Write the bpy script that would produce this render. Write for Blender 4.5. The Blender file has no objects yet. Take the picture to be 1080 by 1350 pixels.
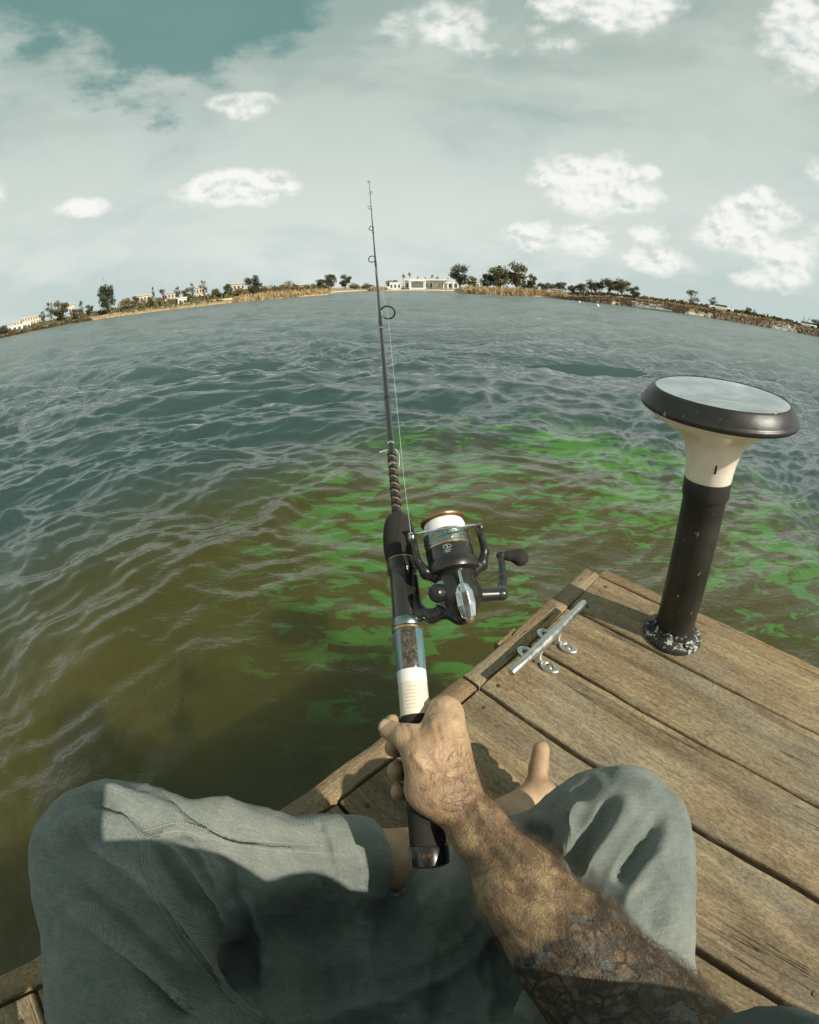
import bpy, bmesh, math, random
import numpy as np
from mathutils import Vector, Matrix
sc = bpy.context.scene
rng = np.random.default_rng(7)
random.seed(7)

# ------------------------------------------------------------------ camera
H = 0.62                                    # lens height above the deck
FPX, KD, PITCH, ROLL = 591.9, 0.09156, 0.4902, 0.00367
_rr = np.linspace(0, 900, 300)
_th = _rr / FPX
for _ in range(80):
    _th = (_rr / FPX) / (1 + KD * _th * _th)
_mm = _rr * 36 / 1350
_co = np.linalg.lstsq(np.stack([_mm, _mm**2, _mm**3, _mm**4], 1), _th, rcond=None)[0]
cd = bpy.data.cameras.new("camera")
cam = bpy.data.objects.new("camera", cd)
sc.collection.objects.link(cam)
cam.location = (0, 0, H)
cd.type = 'PANO'
cd.panorama_type = 'FISHEYE_LENS_POLYNOMIAL'
cd.sensor_width = 36
cd.sensor_height = 36
cd.sensor_fit = 'AUTO'
cd.fisheye_fov = math.radians(220)
cd.fisheye_polynomial_k0 = 0
cd.fisheye_polynomial_k1 = -_co[0]
cd.fisheye_polynomial_k2 = -_co[1]
cd.fisheye_polynomial_k3 = -_co[2]
cd.fisheye_polynomial_k4 = -_co[3]
cd.clip_start = 0.01
cd.clip_end = 6000
cam.matrix_world = Matrix.Translation((0, 0, H)) @ Matrix.Rotation(math.pi / 2 - PITCH, 4, 'X') @ Matrix.Rotation(-ROLL, 4, 'Z')
sc.camera = cam

# ------------------------------------------------------------------ light
SUN_AZ = math.atan2(0.78, -0.625)           # clockwise from +Y
SUN_EL = math.radians(42)
sc.render.engine = 'CYCLES'
sc.view_settings.view_transform = 'Standard'
sc.view_settings.look = 'None'
sc.view_settings.exposure = 0.0
sc.view_settings.gamma = 1
sc.view_settings.use_curve_mapping = False
world = bpy.data.worlds.new("World")
sc.world = world
world.use_nodes = True
sl = bpy.data.lights.new("sun", 'SUN')
sl.energy = 5.0
sl.angle = math.radians(0.6)
sl.color = (1.0, 0.93, 0.80)
sun = bpy.data.objects.new("sun", sl)
sc.collection.objects.link(sun)
SUNV = Vector((math.sin(SUN_AZ) * math.cos(SUN_EL), math.cos(SUN_AZ) * math.cos(SUN_EL), math.sin(SUN_EL)))
sun.rotation_euler = (-SUNV).to_track_quat('-Z', 'Y').to_euler()
sc.cycles.max_bounces = 8
sc.cycles.sample_clamp_indirect = 6
sc.cycles.sample_clamp_direct = 3
sc.cycles.use_adaptive_sampling = True

# ------------------------------------------------------------------ small maths
def px_ray(px, py):
    x = px - 540.0; y = 675.0 - py
    r = math.hypot(x, y); rr = r / FPX; th = rr
    for _ in range(60):
        th = rr / (1 + KD * th * th)
    s = math.sin(th) / max(r, 1e-9)
    X, Y, Z = x * s, y * s, math.cos(th)
    c, sn = math.cos(ROLL), math.sin(ROLL)
    X, Y = c * X - sn * Y, sn * X + c * Y
    cp, sp = math.cos(PITCH), math.sin(PITCH)
    return np.array([X, Z * cp + Y * sp, Y * cp - Z * sp])
def atr(px, py, r): return np.array([0, 0, H]) + px_ray(px, py) * r
def atz(px, py, z):
    d = px_ray(px, py)
    return np.array([0, 0, H]) + d * ((z - H) / d[2])
def to_px(P):
    P = np.asarray(P, float) - np.array([0, 0, H])
    cp, sp = math.cos(PITCH), math.sin(PITCH)
    Z = P[:, 1] * cp - P[:, 2] * sp; Y = P[:, 1] * sp + P[:, 2] * cp; X = P[:, 0]
    c, s = math.cos(ROLL), math.sin(ROLL)
    X, Y = c * X + s * Y, -s * X + c * Y
    n = np.linalg.norm(P, axis=1); th = np.arccos(np.clip(Z / n, -1, 1))
    r = FPX * th * (1 + KD * th * th); q = np.hypot(X, Y) + 1e-9
    return np.stack([540 + X / q * r, 675 - Y / q * r], 1)
def lin(r, g, b):
    f = lambda c: (c / 255) / 12.92 if c <= 10 else ((c / 255 + .055) / 1.055) ** 2.4
    return (f(r), f(g), f(b))

# ------------------------------------------------------------------ node helper
class NT:
    def __init__(s, tree): s.t = tree; s.n = tree.nodes; s.l = tree.links
    def new(s, typ, **kw):
        n = s.n.new(typ)
        for k, v in kw.items():
            if k == 'inp':
                for a, b in v.items(): s.set(n.inputs[a], b)
            else: setattr(n, k, v)
        return n
    def set(s, sock, v):
        if isinstance(v, bpy.types.NodeSocket): s.l.new(v, sock)
        elif isinstance(v, (tuple, list)) and len(v) == 3 and sock.type == 'RGBA': sock.default_value = (*v, 1)
        else: sock.default_value = v
    def m(s, op, a, b=0.0, c=0.0, clamp=False):
        n = s.new('ShaderNodeMath', operation=op, use_clamp=clamp)
        s.set(n.inputs[0], a); s.set(n.inputs[1], b)
        if len(n.inputs) > 2: s.set(n.inputs[2], c)
        return n.outputs[0]
    def mix(s, f, a, b, blend='MIX'):
        n = s.new('ShaderNodeMix', data_type='RGBA', blend_type=blend)
        s.set(n.inputs[0], f); s.set(n.inputs[6], a); s.set(n.inputs[7], b)
        return n.outputs[2]
    def ramp(s, f, stops, interp='LINEAR'):
        n = s.new('ShaderNodeValToRGB'); cr = n.color_ramp; cr.interpolation = interp
        while len(cr.elements) < len(stops): cr.elements.new(0.5)
        for e, (p, c) in zip(cr.elements, stops):
            e.position = p; e.color = (*c, 1) if not isinstance(c, (int, float)) else (c, c, c, 1)
        s.set(n.inputs[0], f); return n.outputs[0]
    def rng(s, v, a, b, c=0.0, d=1.0, sm=True):
        n = s.new('ShaderNodeMapRange', interpolation_type='SMOOTHSTEP' if sm else 'LINEAR')
        s.set(n.inputs[0], v)
        for i, x in enumerate((a, b, c, d)): s.set(n.inputs[i + 1], x)
        return n.outputs[0]
    def noise(s, vec, scale, detail=4, rough=.5, dist=0.0, out=0):
        n = s.new('ShaderNodeTexNoise', inp={'Vector': vec, 'Scale': scale, 'Detail': detail, 'Roughness': rough, 'Distortion': dist})
        return n.outputs[out]
    def vor(s, vec, scale, feat='F1', out=0, rand=1.0):
        n = s.new('ShaderNodeTexVoronoi', feature=feat, inp={'Vector': vec, 'Scale': scale, 'Randomness': rand})
        return n.outputs[out]
    def map(s, vec, scale=(1, 1, 1), loc=(0, 0, 0), rot=(0, 0, 0)):
        n = s.new('ShaderNodeMapping'); s.set(n.inputs['Vector'], vec)
        s.set(n.inputs['Scale'], scale); s.set(n.inputs['Location'], loc); s.set(n.inputs['Rotation'], rot)
        return n.outputs[0]
    def vadd(s, a, b, op='ADD'):
        n = s.new('ShaderNodeVectorMath', operation=op); s.set(n.inputs[0], a); s.set(n.inputs[1], b); return n.outputs[0]
    def bump(s, h, strength=.5, dist=.01, normal=None):
        n = s.new('ShaderNodeBump', inp={'Height': h, 'Strength': strength, 'Distance': dist})
        if normal is not None: s.set(n.inputs['Normal'], normal)
        return n.outputs[0]
def material(name):
    m = bpy.data.materials.new(name); m.use_nodes = True
    t = NT(m.node_tree); t.n.clear()
    b = t.new('ShaderNodeBsdfPrincipled'); o = t.new('ShaderNodeOutputMaterial')
    t.l.new(b.outputs[0], o.inputs[0])
    return m, t, b
def simple(name, col, rough=.5, metal=0.0, var=.12, scale=30, bump=0.0, coat=0.0, spec=.5):
    m, t, b = material(name)
    tc = t.new('ShaderNodeTexCoord').outputs['Object']
    n = t.noise(tc, scale, 5, .6)
    c2 = tuple(min(1, c * (1 + var)) for c in col); c1 = tuple(c * (1 - var) for c in col)
    t.set(b.inputs['Base Color'], t.ramp(n, [(.3, c1), (.7, c2)]))
    t.set(b.inputs['Roughness'], t.rng(n, .2, .8, max(.02, rough - .08), min(1, rough + .1)))
    b.inputs['Metallic'].default_value = metal
    b.inputs['Coat Weight'].default_value = coat
    b.inputs['Specular IOR Level'].default_value = spec
    if bump: t.set(b.inputs['Normal'], t.bump(n, .5, bump))
    return m

# ------------------------------------------------------------------ object helper
def link(o, parent=None):
    sc.collection.objects.link(o)
    if parent is not None: o.parent = parent
    return o
def meta(o, label=None, cat=None, group=None, kind=None):
    if label: o['label'] = label
    if cat: o['category'] = cat
    if group: o['group'] = group
    if kind: o['kind'] = kind
    return o
def empty(name, loc=(0, 0, 0), rz=0, **kw):
    o = bpy.data.objects.new(name, None); o.location = loc; o.rotation_euler = (0, 0, rz)
    o.empty_display_size = .05
    return meta(link(o), **kw)
def mesh_obj(name, V, F, mat=None, parent=None, smooth=True, **kw):
    me = bpy.data.meshes.new(name)
    V = np.asarray(V, np.float32).reshape(-1, 3)
    if isinstance(F, np.ndarray):
        nf, k = F.shape
        me.vertices.add(len(V)); me.vertices.foreach_set('co', V.ravel())
        me.loops.add(nf * k); me.loops.foreach_set('vertex_index', F.astype(np.int32).ravel())
        me.polygons.add(nf); me.polygons.foreach_set('loop_start', np.arange(nf, dtype=np.int32) * k)
        me.polygons.foreach_set('loop_total', np.full(nf, k, np.int32))
        me.update(calc_edges=True)
    else:
        me.from_pydata([tuple(map(float, v)) for v in V], [], F); me.update()
    if smooth: me.polygons.foreach_set('use_smooth', np.ones(len(me.polygons), bool))
    if mat: me.materials.append(mat)
    return meta(link(bpy.data.objects.new(name, me), parent), **kw)
class MB:
    """collects shapes into one mesh"""
    def __init__(s): s.v = []; s.f = []; s.n = 0
    def add(s, V, F):
        V = np.asarray(V, float).reshape(-1, 3)
        s.v.append(V); s.f += [tuple(i + s.n for i in f) for f in F]; s.n += len(V)
    def box(s, c, size, M=None, taper=1.0, bev=0.0):
        x, y, z = np.array(size) / 2
        if bev:
            b = min(bev, x * .9, y * .9, z * .9); V = []; 
            for sx in (-1, 1):
                for sy in (-1, 1):
                    for sz in (-1, 1):
                        V += [(sx * (x - b), sy * (y - b), sz * z), (sx * x, sy * (y - b), sz * (z - b)), (sx * (x - b), sy * y, sz * (z - b))]
            bm = bmesh.new()
            for v in V: bm.verts.new(v)
            r = bmesh.ops.convex_hull(bm, input=bm.verts)
            bm.verts.index_update()
            V = [v.co[:] for v in bm.verts]; F = [tuple(v.index for v in f.verts) for f in bm.faces]; bm.free()
        else:
            V = [(-x, -y, -z), (x, -y, -z), (x, y, -z), (-x, y, -z), (-x * taper, -y * taper, z), (x * taper, -y * taper, z), (x * taper, y * taper, z), (-x * taper, y * taper, z)]
            F = [(0, 3, 2, 1), (4, 5, 6, 7), (0, 1, 5, 4), (1, 2, 6, 5), (2, 3, 7, 6), (3, 0, 4, 7)]
        V = np.array(V, float)
        if M is not None: V = V @ np.array(M, float).T
        s.add(V + np.array(c), F)
    def tube(s, pts, rad, seg=16, caps=True, squash=None):
        pts = np.asarray(pts, float); n = len(pts)
        rad = np.broadcast_to(np.asarray(rad, float), (n,))
        T = np.gradient(pts, axis=0); T /= np.linalg.norm(T, axis=1)[:, None] + 1e-12
        up = np.array([0, 0, 1.0]) if abs(T[0][2]) < .9 else np.array([1.0, 0, 0])
        N = np.cross(up, T[0]); N /= np.linalg.norm(N); V = []
        a = np.linspace(0, 2 * np.pi, seg, endpoint=False)
        for i in range(n):
            N = N - T[i] * (N @ T[i]); N /= np.linalg.norm(N); B = np.cross(T[i], N)
            V.append(pts[i] + rad[i] * (np.cos(a)[:, None] * N + np.sin(a)[:, None] * B))
        F = []
        for i in range(n - 1):
            for j in range(seg):
                k = (j + 1) % seg
                F.append((i * seg + j, i * seg + k, (i + 1) * seg + k, (i + 1) * seg + j))
        if caps: F.append(tuple(range(seg))[::-1]); F.append(tuple((n - 1) * seg + j for j in range(seg)))
        s.add(np.concatenate(V), F)
    def ring(s, c, axis, R, r, seg=32, rs=8):
        axis = np.array(axis, float); axis /= np.linalg.norm(axis)
        h = np.array([0, 0, 1.0]) if abs(axis[2]) < .9 else np.array([1.0, 0, 0])
        A = np.cross(h, axis); A /= np.linalg.norm(A); B = np.cross(axis, A); V = []; F = []
        for i in range(seg):
            t = 2 * np.pi * i / seg; d = np.cos(t) * A + np.sin(t) * B
            for j in range(rs):
                p = 2 * np.pi * j / rs
                V.append(np.array(c) + d * (R + r * np.cos(p)) + axis * r * np.sin(p))
        for i in range(seg):
            for j in range(rs):
                F.append((i * rs + j, ((i + 1) % seg) * rs + j, ((i + 1) % seg) * rs + (j + 1) % rs, i * rs + (j + 1) % rs))
        s.add(V, F)
    def lathe(s, prof, seg=48, M=None, c=(0, 0, 0), caps=True):
        V = []; F = []; n = len(prof)
        for r, z in prof:
            for j in range(seg):
                t = 2 * np.pi * j / seg; V.append((r * np.cos(t), r * np.sin(t), z))
        for i in range(n - 1):
            for j in range(seg):
                k = (j + 1) % seg; F.append((i * seg + j, i * seg + k, (i + 1) * seg + k, (i + 1) * seg + j))
        if caps: F.append(tuple(range(seg))[::-1]); F.append(tuple((n - 1) * seg + j for j in range(seg)))
        V = np.array(V)
        if M is not None: V = V @ np.array(M, float).T
        s.add(V + np.array(c), F)
    def build(s, name, mat, parent=None, smooth=False, bevel=0, **kw):
        o = mesh_obj(name, np.concatenate(s.v), s.f, mat, parent, smooth, **kw)
        if bevel:
            md = o.modifiers.new('bevel', 'BEVEL'); md.width = bevel; md.segments = 2; md.limit_method = 'ANGLE'; md.angle_limit = math.radians(35)
        if smooth: shade_auto(o)
        return o
def shade_auto(o, ang=40):
    try: o.data.set_sharp_from_angle(angle=math.radians(ang))
    except Exception: pass
def frame(a, b=None):
    """matrix with columns X,Y,Z where Z is along a"""
    a = np.array(a, float); a /= np.linalg.norm(a)
    h = np.array(b, float) if b is not None else (np.array([0, 0, 1.0]) if abs(a[2]) < .9 else np.array([1.0, 0, 0]))
    x = h - a * (h @ a); x /= np.linalg.norm(x)
    return np.stack([x, np.cross(a, x), a], 1)
def sstep(a, b, x):
    t = np.clip((x - a) / (b - a), 0, 1); return t * t * (3 - 2 * t)
def catmull(P, n=8):
    P = np.asarray(P, float); Q = np.vstack([2 * P[0] - P[1], P, 2 * P[-1] - P[-2]]); out = []
    for i in range(1, len(Q) - 2):
        for t in np.linspace(0, 1, n, endpoint=False):
            a, b, c, d = Q[i - 1:i + 3]
            out.append(.5 * (2 * b + (c - a) * t + (2 * a - 5 * b + 4 * c - d) * t * t + (3 * b - a - 3 * c + d) * t ** 3))
    out.append(P[-1]); return np.array(out)

# ------------------------------------------------------------------ sky
def build_sky():
    t = NT(world.node_tree); t.n.clear()
    out = t.new('ShaderNodeOutputWorld'); bg = t.new('ShaderNodeBackground')
    t.l.new(bg.outputs[0], out.inputs[0])
    sky = t.new('ShaderNodeTexSky', sky_type='NISHITA', sun_disc=False, sun_elevation=SUN_EL, sun_rotation=SUN_AZ,
                altitude=0, air_density=1.0, dust_density=2.0, ozone_density=1.0)
    d = t.new('ShaderNodeTexCoord').outputs['Generated']
    sep = t.new('ShaderNodeSeparateXYZ'); t.l.new(d, sep.inputs[0])
    X, Y, Z = sep.outputs
    el = t.m('ARCSINE', Z); az = t.m('ARCTAN2', X, Y)
    hs = t.new('ShaderNodeHueSaturation', inp={'Saturation': .30, 'Value': .105, 'Color': sky.outputs[0]})
    clear = t.mix(1.0, hs.outputs[0], (.80, 1.12, 1.02), 'MULTIPLY')
    # thin high veil: paler towards the horizon, uneven; zenith out of view darkened to weaken shade fill
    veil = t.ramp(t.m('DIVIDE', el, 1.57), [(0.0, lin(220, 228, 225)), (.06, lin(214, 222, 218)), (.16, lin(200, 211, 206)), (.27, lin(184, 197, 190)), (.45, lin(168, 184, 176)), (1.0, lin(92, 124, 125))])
    n1 = t.noise(t.map(d, (1, 1, 2.6)), 1.7, 6, .55, .3)
    n2 = t.noise(t.map(d, (1, 1, 2.2), (3, 1, 0)), 5.0, 7, .6)
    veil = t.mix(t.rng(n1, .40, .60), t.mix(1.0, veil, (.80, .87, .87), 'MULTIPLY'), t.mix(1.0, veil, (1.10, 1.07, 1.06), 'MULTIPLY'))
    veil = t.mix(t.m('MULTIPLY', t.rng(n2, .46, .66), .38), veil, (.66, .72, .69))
    # deeper blue-green hole in the veil, high on the left of the view
    q = px_ray(230, -120)
    dot = t.new('ShaderNodeVectorMath', operation='DOT_PRODUCT'); t.set(dot.inputs[0], d); dot.inputs[1].default_value = tuple(q)
    hole = t.rng(t.m('ADD', dot.outputs['Value'], t.m('MULTIPLY', t.m('SUBTRACT', n2, .5), .12)), .945, .968)
    veil = t.mix(t.m('MULTIPLY', hole, .85), veil, lin(94, 140, 137))
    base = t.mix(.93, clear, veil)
    # cumulus: (px, py, half width deg, half height deg, density)
    blobs = [(785, 240, 5.8, 3.4, 1.0), (835, 262, 3.4, 1.9, .9), (740, 238, 3.2, 1.8, .8), (855, 231, 1.6, 1.0, .8), (800, 225, 4, 2.2, .9), (320, 246, 6.2, 1.9, .9), (300, 240, 3.4, 1.5, .8), (116, 273, 2.8, 1.2, .8),
             (710, 313, 3.4, 2.0, .8), (775, 320, 4.2, 1.9, .9), (860, 310, 2.8, 1.5, .7), (880, 345, 5.2, 1.7, .8), (838, 340, 2.2, 1.3, .7), (990, 305, 6.5, 3.0, .95), (1050, 330, 6, 2.8, .9), (945, 318, 4, 1.9, .8), (1000, 375, 5, 1.2, .75), (1040, 365, 4, 1.4, .8), (1000, 272, 2.4, 2.0, .7),
             (800, 5, 7, 3.0, .85), (1068, 40, 4.2, 6.5, .9), (1065, 100, 2.4, 1.8, .7), (328, 140, 4.0, 1.6, .55), (590, 40, 7, 3.6, .5), (730, 60, 5, 3, .45), (1130, 240, 5, 3, .7), (1200, 330, 8, 3, .8),
             (-60, 250, 6, 2, .8), (-300, 300, 9, 3, .8)]
    cen = []
    for px, py, w, h, s in blobs:
        r = px_ray(px, py); cen.append((math.atan2(r[0], r[1]), math.asin(r[2]), math.radians(w), math.radians(h), s))
    for k in range(16):
        cen.append((random.uniform(1.2, 5.2), random.uniform(.12, .9), random.uniform(.08, .2), random.uniform(.04, .08), .8))
    def density(azv, elv):
        acc = None
        for a, e, w, h, s in cen:
            dx = t.m('SUBTRACT', azv, a)
            if a > 1.0: dx = t.m('WRAP', dx, math.pi, -math.pi)
            dx = t.m('DIVIDE', t.m('MULTIPLY', dx, math.cos(e)), w); dy = t.m('DIVIDE', t.m('SUBTRACT', elv, e), h)
            r2 = t.m('MULTIPLY_ADD', dx, dx, t.m('MULTIPLY', dy, dy))
            v = t.m('SUBTRACT', s * 1.12, t.m('MULTIPLY', r2, .80))
            acc = v if acc is None else t.m('SMOOTH_MAX', acc, v, .25)
        return acc
    dn = density(az, el)
    wv = t.map(d, (1, 1, 1.5))
    cn = t.noise(wv, 19.0, 8, .56, .10)
    up = t.vadd(wv, (0.006, -0.005, .014)); cn2 = t.noise(up, 19.0, 5, .56, .10)
    cnb = t.noise(wv, 8.0, 4, .5, .2)
    big = t.m('ADD', t.m('MULTIPLY', t.m('SUBTRACT', cnb, .5), 2.6), t.m('MULTIPLY', t.m('SUBTRACT', cn, .5), 1.7))
    D = t.m('ADD', dn, big)
    mask = t.rng(D, -.02, .95)
    lit = t.rng(t.m('ADD', t.m('SUBTRACT', cn, cn2), t.m('MULTIPLY', t.m('SUBTRACT', t.noise(wv, 9.0, 4, .5), .5), .35)), -.24, .06)
    ccol = t.mix(lit, lin(206, 215, 213), lin(250, 250, 245))
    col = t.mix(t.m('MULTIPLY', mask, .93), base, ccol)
    # below the horizon: plain dull ground tone
    col = t.mix(t.rng(el, -.02, .0), (.10, .11, .08), col)
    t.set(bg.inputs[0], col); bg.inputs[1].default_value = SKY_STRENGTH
SKY_STRENGTH = 1.0
build_sky()
# ------------------------------------------------------------------ layout frame of the dock
AZD = -0.8111
DU = np.array([math.cos(AZD), math.sin(AZD), 0.0])     # along the boards
DV = np.array([-DU[1], DU[0], 0.0])                    # across the boards
def dk(u, v, z=0.0): return DU * u + DV * v + np.array([0, 0, z])
WATER_Z = -0.55

# ------------------------------------------------------------------ water
def water_material():
    m, t, b = material('water')
    g = t.new('ShaderNodeNewGeometry').outputs['Position']
    sep = t.new('ShaderNodeSeparateXYZ'); t.l.new(g, sep.inputs[0])
    flat = t.new('ShaderNodeCombineXYZ', inp={0: sep.outputs[0], 1: sep.outputs[1], 2: 0.0}).outputs[0]
    h = t.noise(t.map(flat, (1, 1.7, 1), rot=(0, 0, .25)), 9.0, 4, .6, .3)
    h2 = t.noise(flat, 34.0, 3, .55, .2)
    h3 = t.noise(t.map(flat, (1, 1.9, 1)), 2.2, 5, .65, .3)
    bn = t.bump(h, .5, .014)
    bn = t.bump(h2, .35, .004, bn)
    fd2 = t.new('ShaderNodeVectorMath', operation='LENGTH'); t.set(fd2.inputs[0], flat)
    fr = t.rng(fd2.outputs['Value'], 3.0, 14.0, .06, .70, True)
    h4 = t.noise(t.map(flat, (1, 1.5, 1), (4, 2, 0)), 7.0, 4, .65, .4)
    h5 = t.noise(t.map(flat, (1, 1.4, 1), (1, 8, 0)), .75, 4, .6, .3)
    h3 = t.m('ADD', h3, t.m('ADD', t.m('MULTIPLY', h4, .30), t.m('MULTIPLY', h5, t.rng(fd2.outputs['Value'], 12.0, 40.0, 0.0, 1.6))))
    bb = t.new('ShaderNodeBump', inp={'Height': h3, 'Distance': .42, 'Normal': bn}); t.set(bb.inputs['Strength'], fr)
    # the surface itself: clear, reflecting sky by its angle; what is seen through it is the turbid body below
    t.n.remove(b)
    tr = t.new('ShaderNodeBsdfTransparent')
    gl = t.new('ShaderNodeBsdfAnisotropic' if hasattr(bpy.types, 'ShaderNodeBsdfAnisotropic') else 'ShaderNodeBsdfGlossy'); t.set(gl.inputs['Roughness'], t.rng(fd2.outputs['Value'], 6.0, 40.0, .03, .14)); t.set(gl.inputs['Normal'], bb.outputs[0])
    dn = t.new('ShaderNodeVectorMath', operation='DOT_PRODUCT'); t.set(dn.inputs[0], bb.outputs[0]); t.l.new(t.new('ShaderNodeNewGeometry').outputs['Incoming'], dn.inputs[1])
    c1 = t.m('SUBTRACT', 1.0, t.m('ABSOLUTE', dn.outputs['Value'], clamp=True), clamp=True)
    fval = t.m('MULTIPLY_ADD', t.m('POWER', c1, 3.8), .95, .05, clamp=True)      # Schlick reflectance, the same from both sides
    mx = t.new('ShaderNodeMixShader'); t.l.new(fval, mx.inputs[0]); t.l.new(tr.outputs[0], mx.inputs[1]); t.l.new(gl.outputs[0], mx.inputs[2])
    t.l.new(mx.outputs[0], [n_ for n_ in t.n if n_.type == 'OUTPUT_MATERIAL'][0].inputs[0])
    return m
def body_material():
    m, t, b = material('turbid_water')
    g = t.new('ShaderNodeNewGeometry').outputs['Position']
    sep = t.new('ShaderNodeSeparateXYZ'); t.l.new(g, sep.inputs[0])
    flat = t.new('ShaderNodeCombineXYZ', inp={0: sep.outputs[0], 1: sep.outputs[1], 2: 0.0}).outputs[0]
    # green belt put into the water colour in front of the dock, olive silt close in
    dist = t.new('ShaderNodeVectorMath', operation='DISTANCE'); t.set(dist.inputs[0], flat); dist.inputs[1].default_value = (1.15, 2.55, 0)
    n = t.noise(flat, .9, 5, .6, .6)
    n2 = t.noise(t.map(flat, (1.0, 2.2, 1)), 4.6, 6, .68, .7)
    belt = t.rng(t.m('ADD', dist.outputs['Value'], t.m('MULTIPLY', t.m('SUBTRACT', n, .5), 2.2)), 2.45, 1.5)
    patch = t.rng(t.m('ADD', n2, t.m('MULTIPLY', t.m('SUBTRACT', n, .5), .7)), .505, .565)
    green = t.m('MULTIPLY', belt, patch)
    fd = t.new('ShaderNodeVectorMath', operation='DISTANCE'); t.set(fd.inputs[0], flat); fd.inputs[1].default_value = (.5, .7, 0)
    far = t.rng(t.m('ADD', fd.outputs['Value'], t.m('MULTIPLY', t.m('SUBTRACT', n, .5), 1.5)), 1.7, 3.9)
    olive = t.mix(t.rng(n, .3, .7), (.050, .046, .0075), (.068, .060, .0105))
    d3 = t.new('ShaderNodeVectorMath', operation='LENGTH'); t.set(d3.inputs[0], flat)
    far_sheen = t.mix(t.rng(d3.outputs['Value'], 5.0, 22.0), (.032, .058, .056), (.115, .160, .152))  # body colour paled far off, standing in for sky reflection the ripples lose
    col = t.mix(far, olive, far_sheen)
    col = t.mix(t.m('MULTIPLY', green, .95), col, (.062, .172, .030))
    t.n.remove(b)
    sss = t.new('ShaderNodeSubsurfaceScattering', falloff='RANDOM_WALK'); t.set(sss.inputs['Color'], col); sss.inputs['Scale'].default_value = 1.0
    sss.inputs['Radius'].default_value = (3.5, 3.5, 3)
    dif = t.new('ShaderNodeBsdfDiffuse'); t.set(dif.inputs['Color'], col)
    bod = t.new('ShaderNodeMixShader'); bod.inputs[0].default_value = .92; t.l.new(dif.outputs[0], bod.inputs[1]); t.l.new(sss.outputs[0], bod.inputs[2])
    t.l.new(bod.outputs[0], [n_ for n_ in t.n if n_.type == 'OUTPUT_MATERIAL'][0].inputs[0])
    return m
def wave_height(x, y, step):
    r = np.random.default_rng(11); z = np.zeros_like(x)
    wx = x + .22 * np.sin(.75 * y + .9 * x + 1.1) + .07 * np.sin(2.9 * x - 1.8 * y + .4) + .025 * np.sin(7.1 * y + 3.3 * x)
    wy = y + .20 * np.sin(.82 * x - .6 * y + 2.0) + .06 * np.sin(2.6 * y + 2.3 * x + 2.2) + .020 * np.sin(6.3 * x - 4.2 * y + 1)
    dist = np.hypot(x, y); th0 = math.radians(-72)
    # patches of rougher and slicker water, so the ripples come in groups
    g1 = np.sin(1.1 * x + .6 * y + 1.0) * np.sin(.8 * y - .7 * x + .3) + .6 * np.sin(2.3 * x + 1.9 * y) * np.sin(2.1 * y - 1.6 * x + 2)
    for i in range(90):
        L = .085 * (1.3 / .085) ** (r.random() ** .95)
        k = 2 * np.pi / L; th = th0 + r.normal(0, .62)
        amp = .0077 * L ** .92 * (0.5 + r.random()); ph = r.random() * 6.28
        p = k * (wx * np.cos(th) + wy * np.sin(th)) + ph
        s_ = 2 * (.5 + .5 * np.sin(p)) ** 1.25 - .93          # flat troughs, sharp crests
        fade = 1 - sstep(.22, .45, step / L)
        grp = np.clip(.85 + .55 * g1 * (1 if i % 2 else -1), .15, 1.7) if L < .5 else 1.0
        z += amp * fade * grp * s_
    far_in = sstep(3.5, 9.0, dist)
    for i in range(44):
        L = .8 * (4.8 / .8) ** (r.random() ** 1.2); k = 2 * np.pi / L; th = th0 + r.normal(0, .55); ph = r.random() * 6.28
        p = k * (wx * np.cos(th) + wy * np.sin(th)) + ph
        z += .0064 * L * (.5 + r.random()) * far_in * (1 - sstep(.28, .60, step / L)) * (2 * (.5 + .5 * np.sin(p)) ** 1.4 - .9)
    lee = .34 + .66 * sstep(.8, 3.4, np.hypot(x - .5, (y - .6) * 1.0))
    lee = np.maximum(lee, .95 * sstep(.35, 1.5, -x - .25 * y))   # open water on the left is ruffled right up to the dock
    return z * lee
def build_water():
    a1 = np.radians(np.concatenate([np.linspace(-180, -75, 50, endpoint=False), np.linspace(-75, 75, 960, endpoint=False), np.linspace(75, 180, 50, endpoint=False)]))
    el = np.radians(np.concatenate([np.linspace(86, 62, 60, endpoint=False), np.linspace(62, 9, 620, endpoint=False), np.linspace(9, 1.0, 260, endpoint=False), np.linspace(1.0, .16, 40)]))
    R = (H - WATER_Z) / np.tan(el); step = np.gradient(R)
    A, RR = np.meshgrid(a1, R, indexing='ij'); ST = np.broadcast_to(step[None, :], A.shape)
    x = RR * np.sin(A); y = RR * np.cos(A); z = wave_height(x, y, ST) + WATER_Z
    na, nr = x.shape
    I, J = np.meshgrid(np.arange(na), np.arange(nr - 1), indexing='ij'); I2 = (I + 1) % na
    F = np.stack([I * nr + J, I * nr + J + 1, I2 * nr + J + 1, I2 * nr + J], -1).reshape(-1, 4)[:, ::-1]
    mesh_obj('water', np.stack([x, y, z], -1), F, water_material(), kind='structure')
    n = 96; a = np.linspace(0, 2 * np.pi, n, endpoint=False); V = [(0, 0, WATER_Z - .11)] + [(430 * math.cos(q), 430 * math.sin(q), WATER_Z - .11) for q in a]
    mesh_obj('water_body', V, [(0, i + 1, (i + 1) % n + 1) for i in range(n)], body_material(), smooth=False, kind='structure')
build_water()

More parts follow.
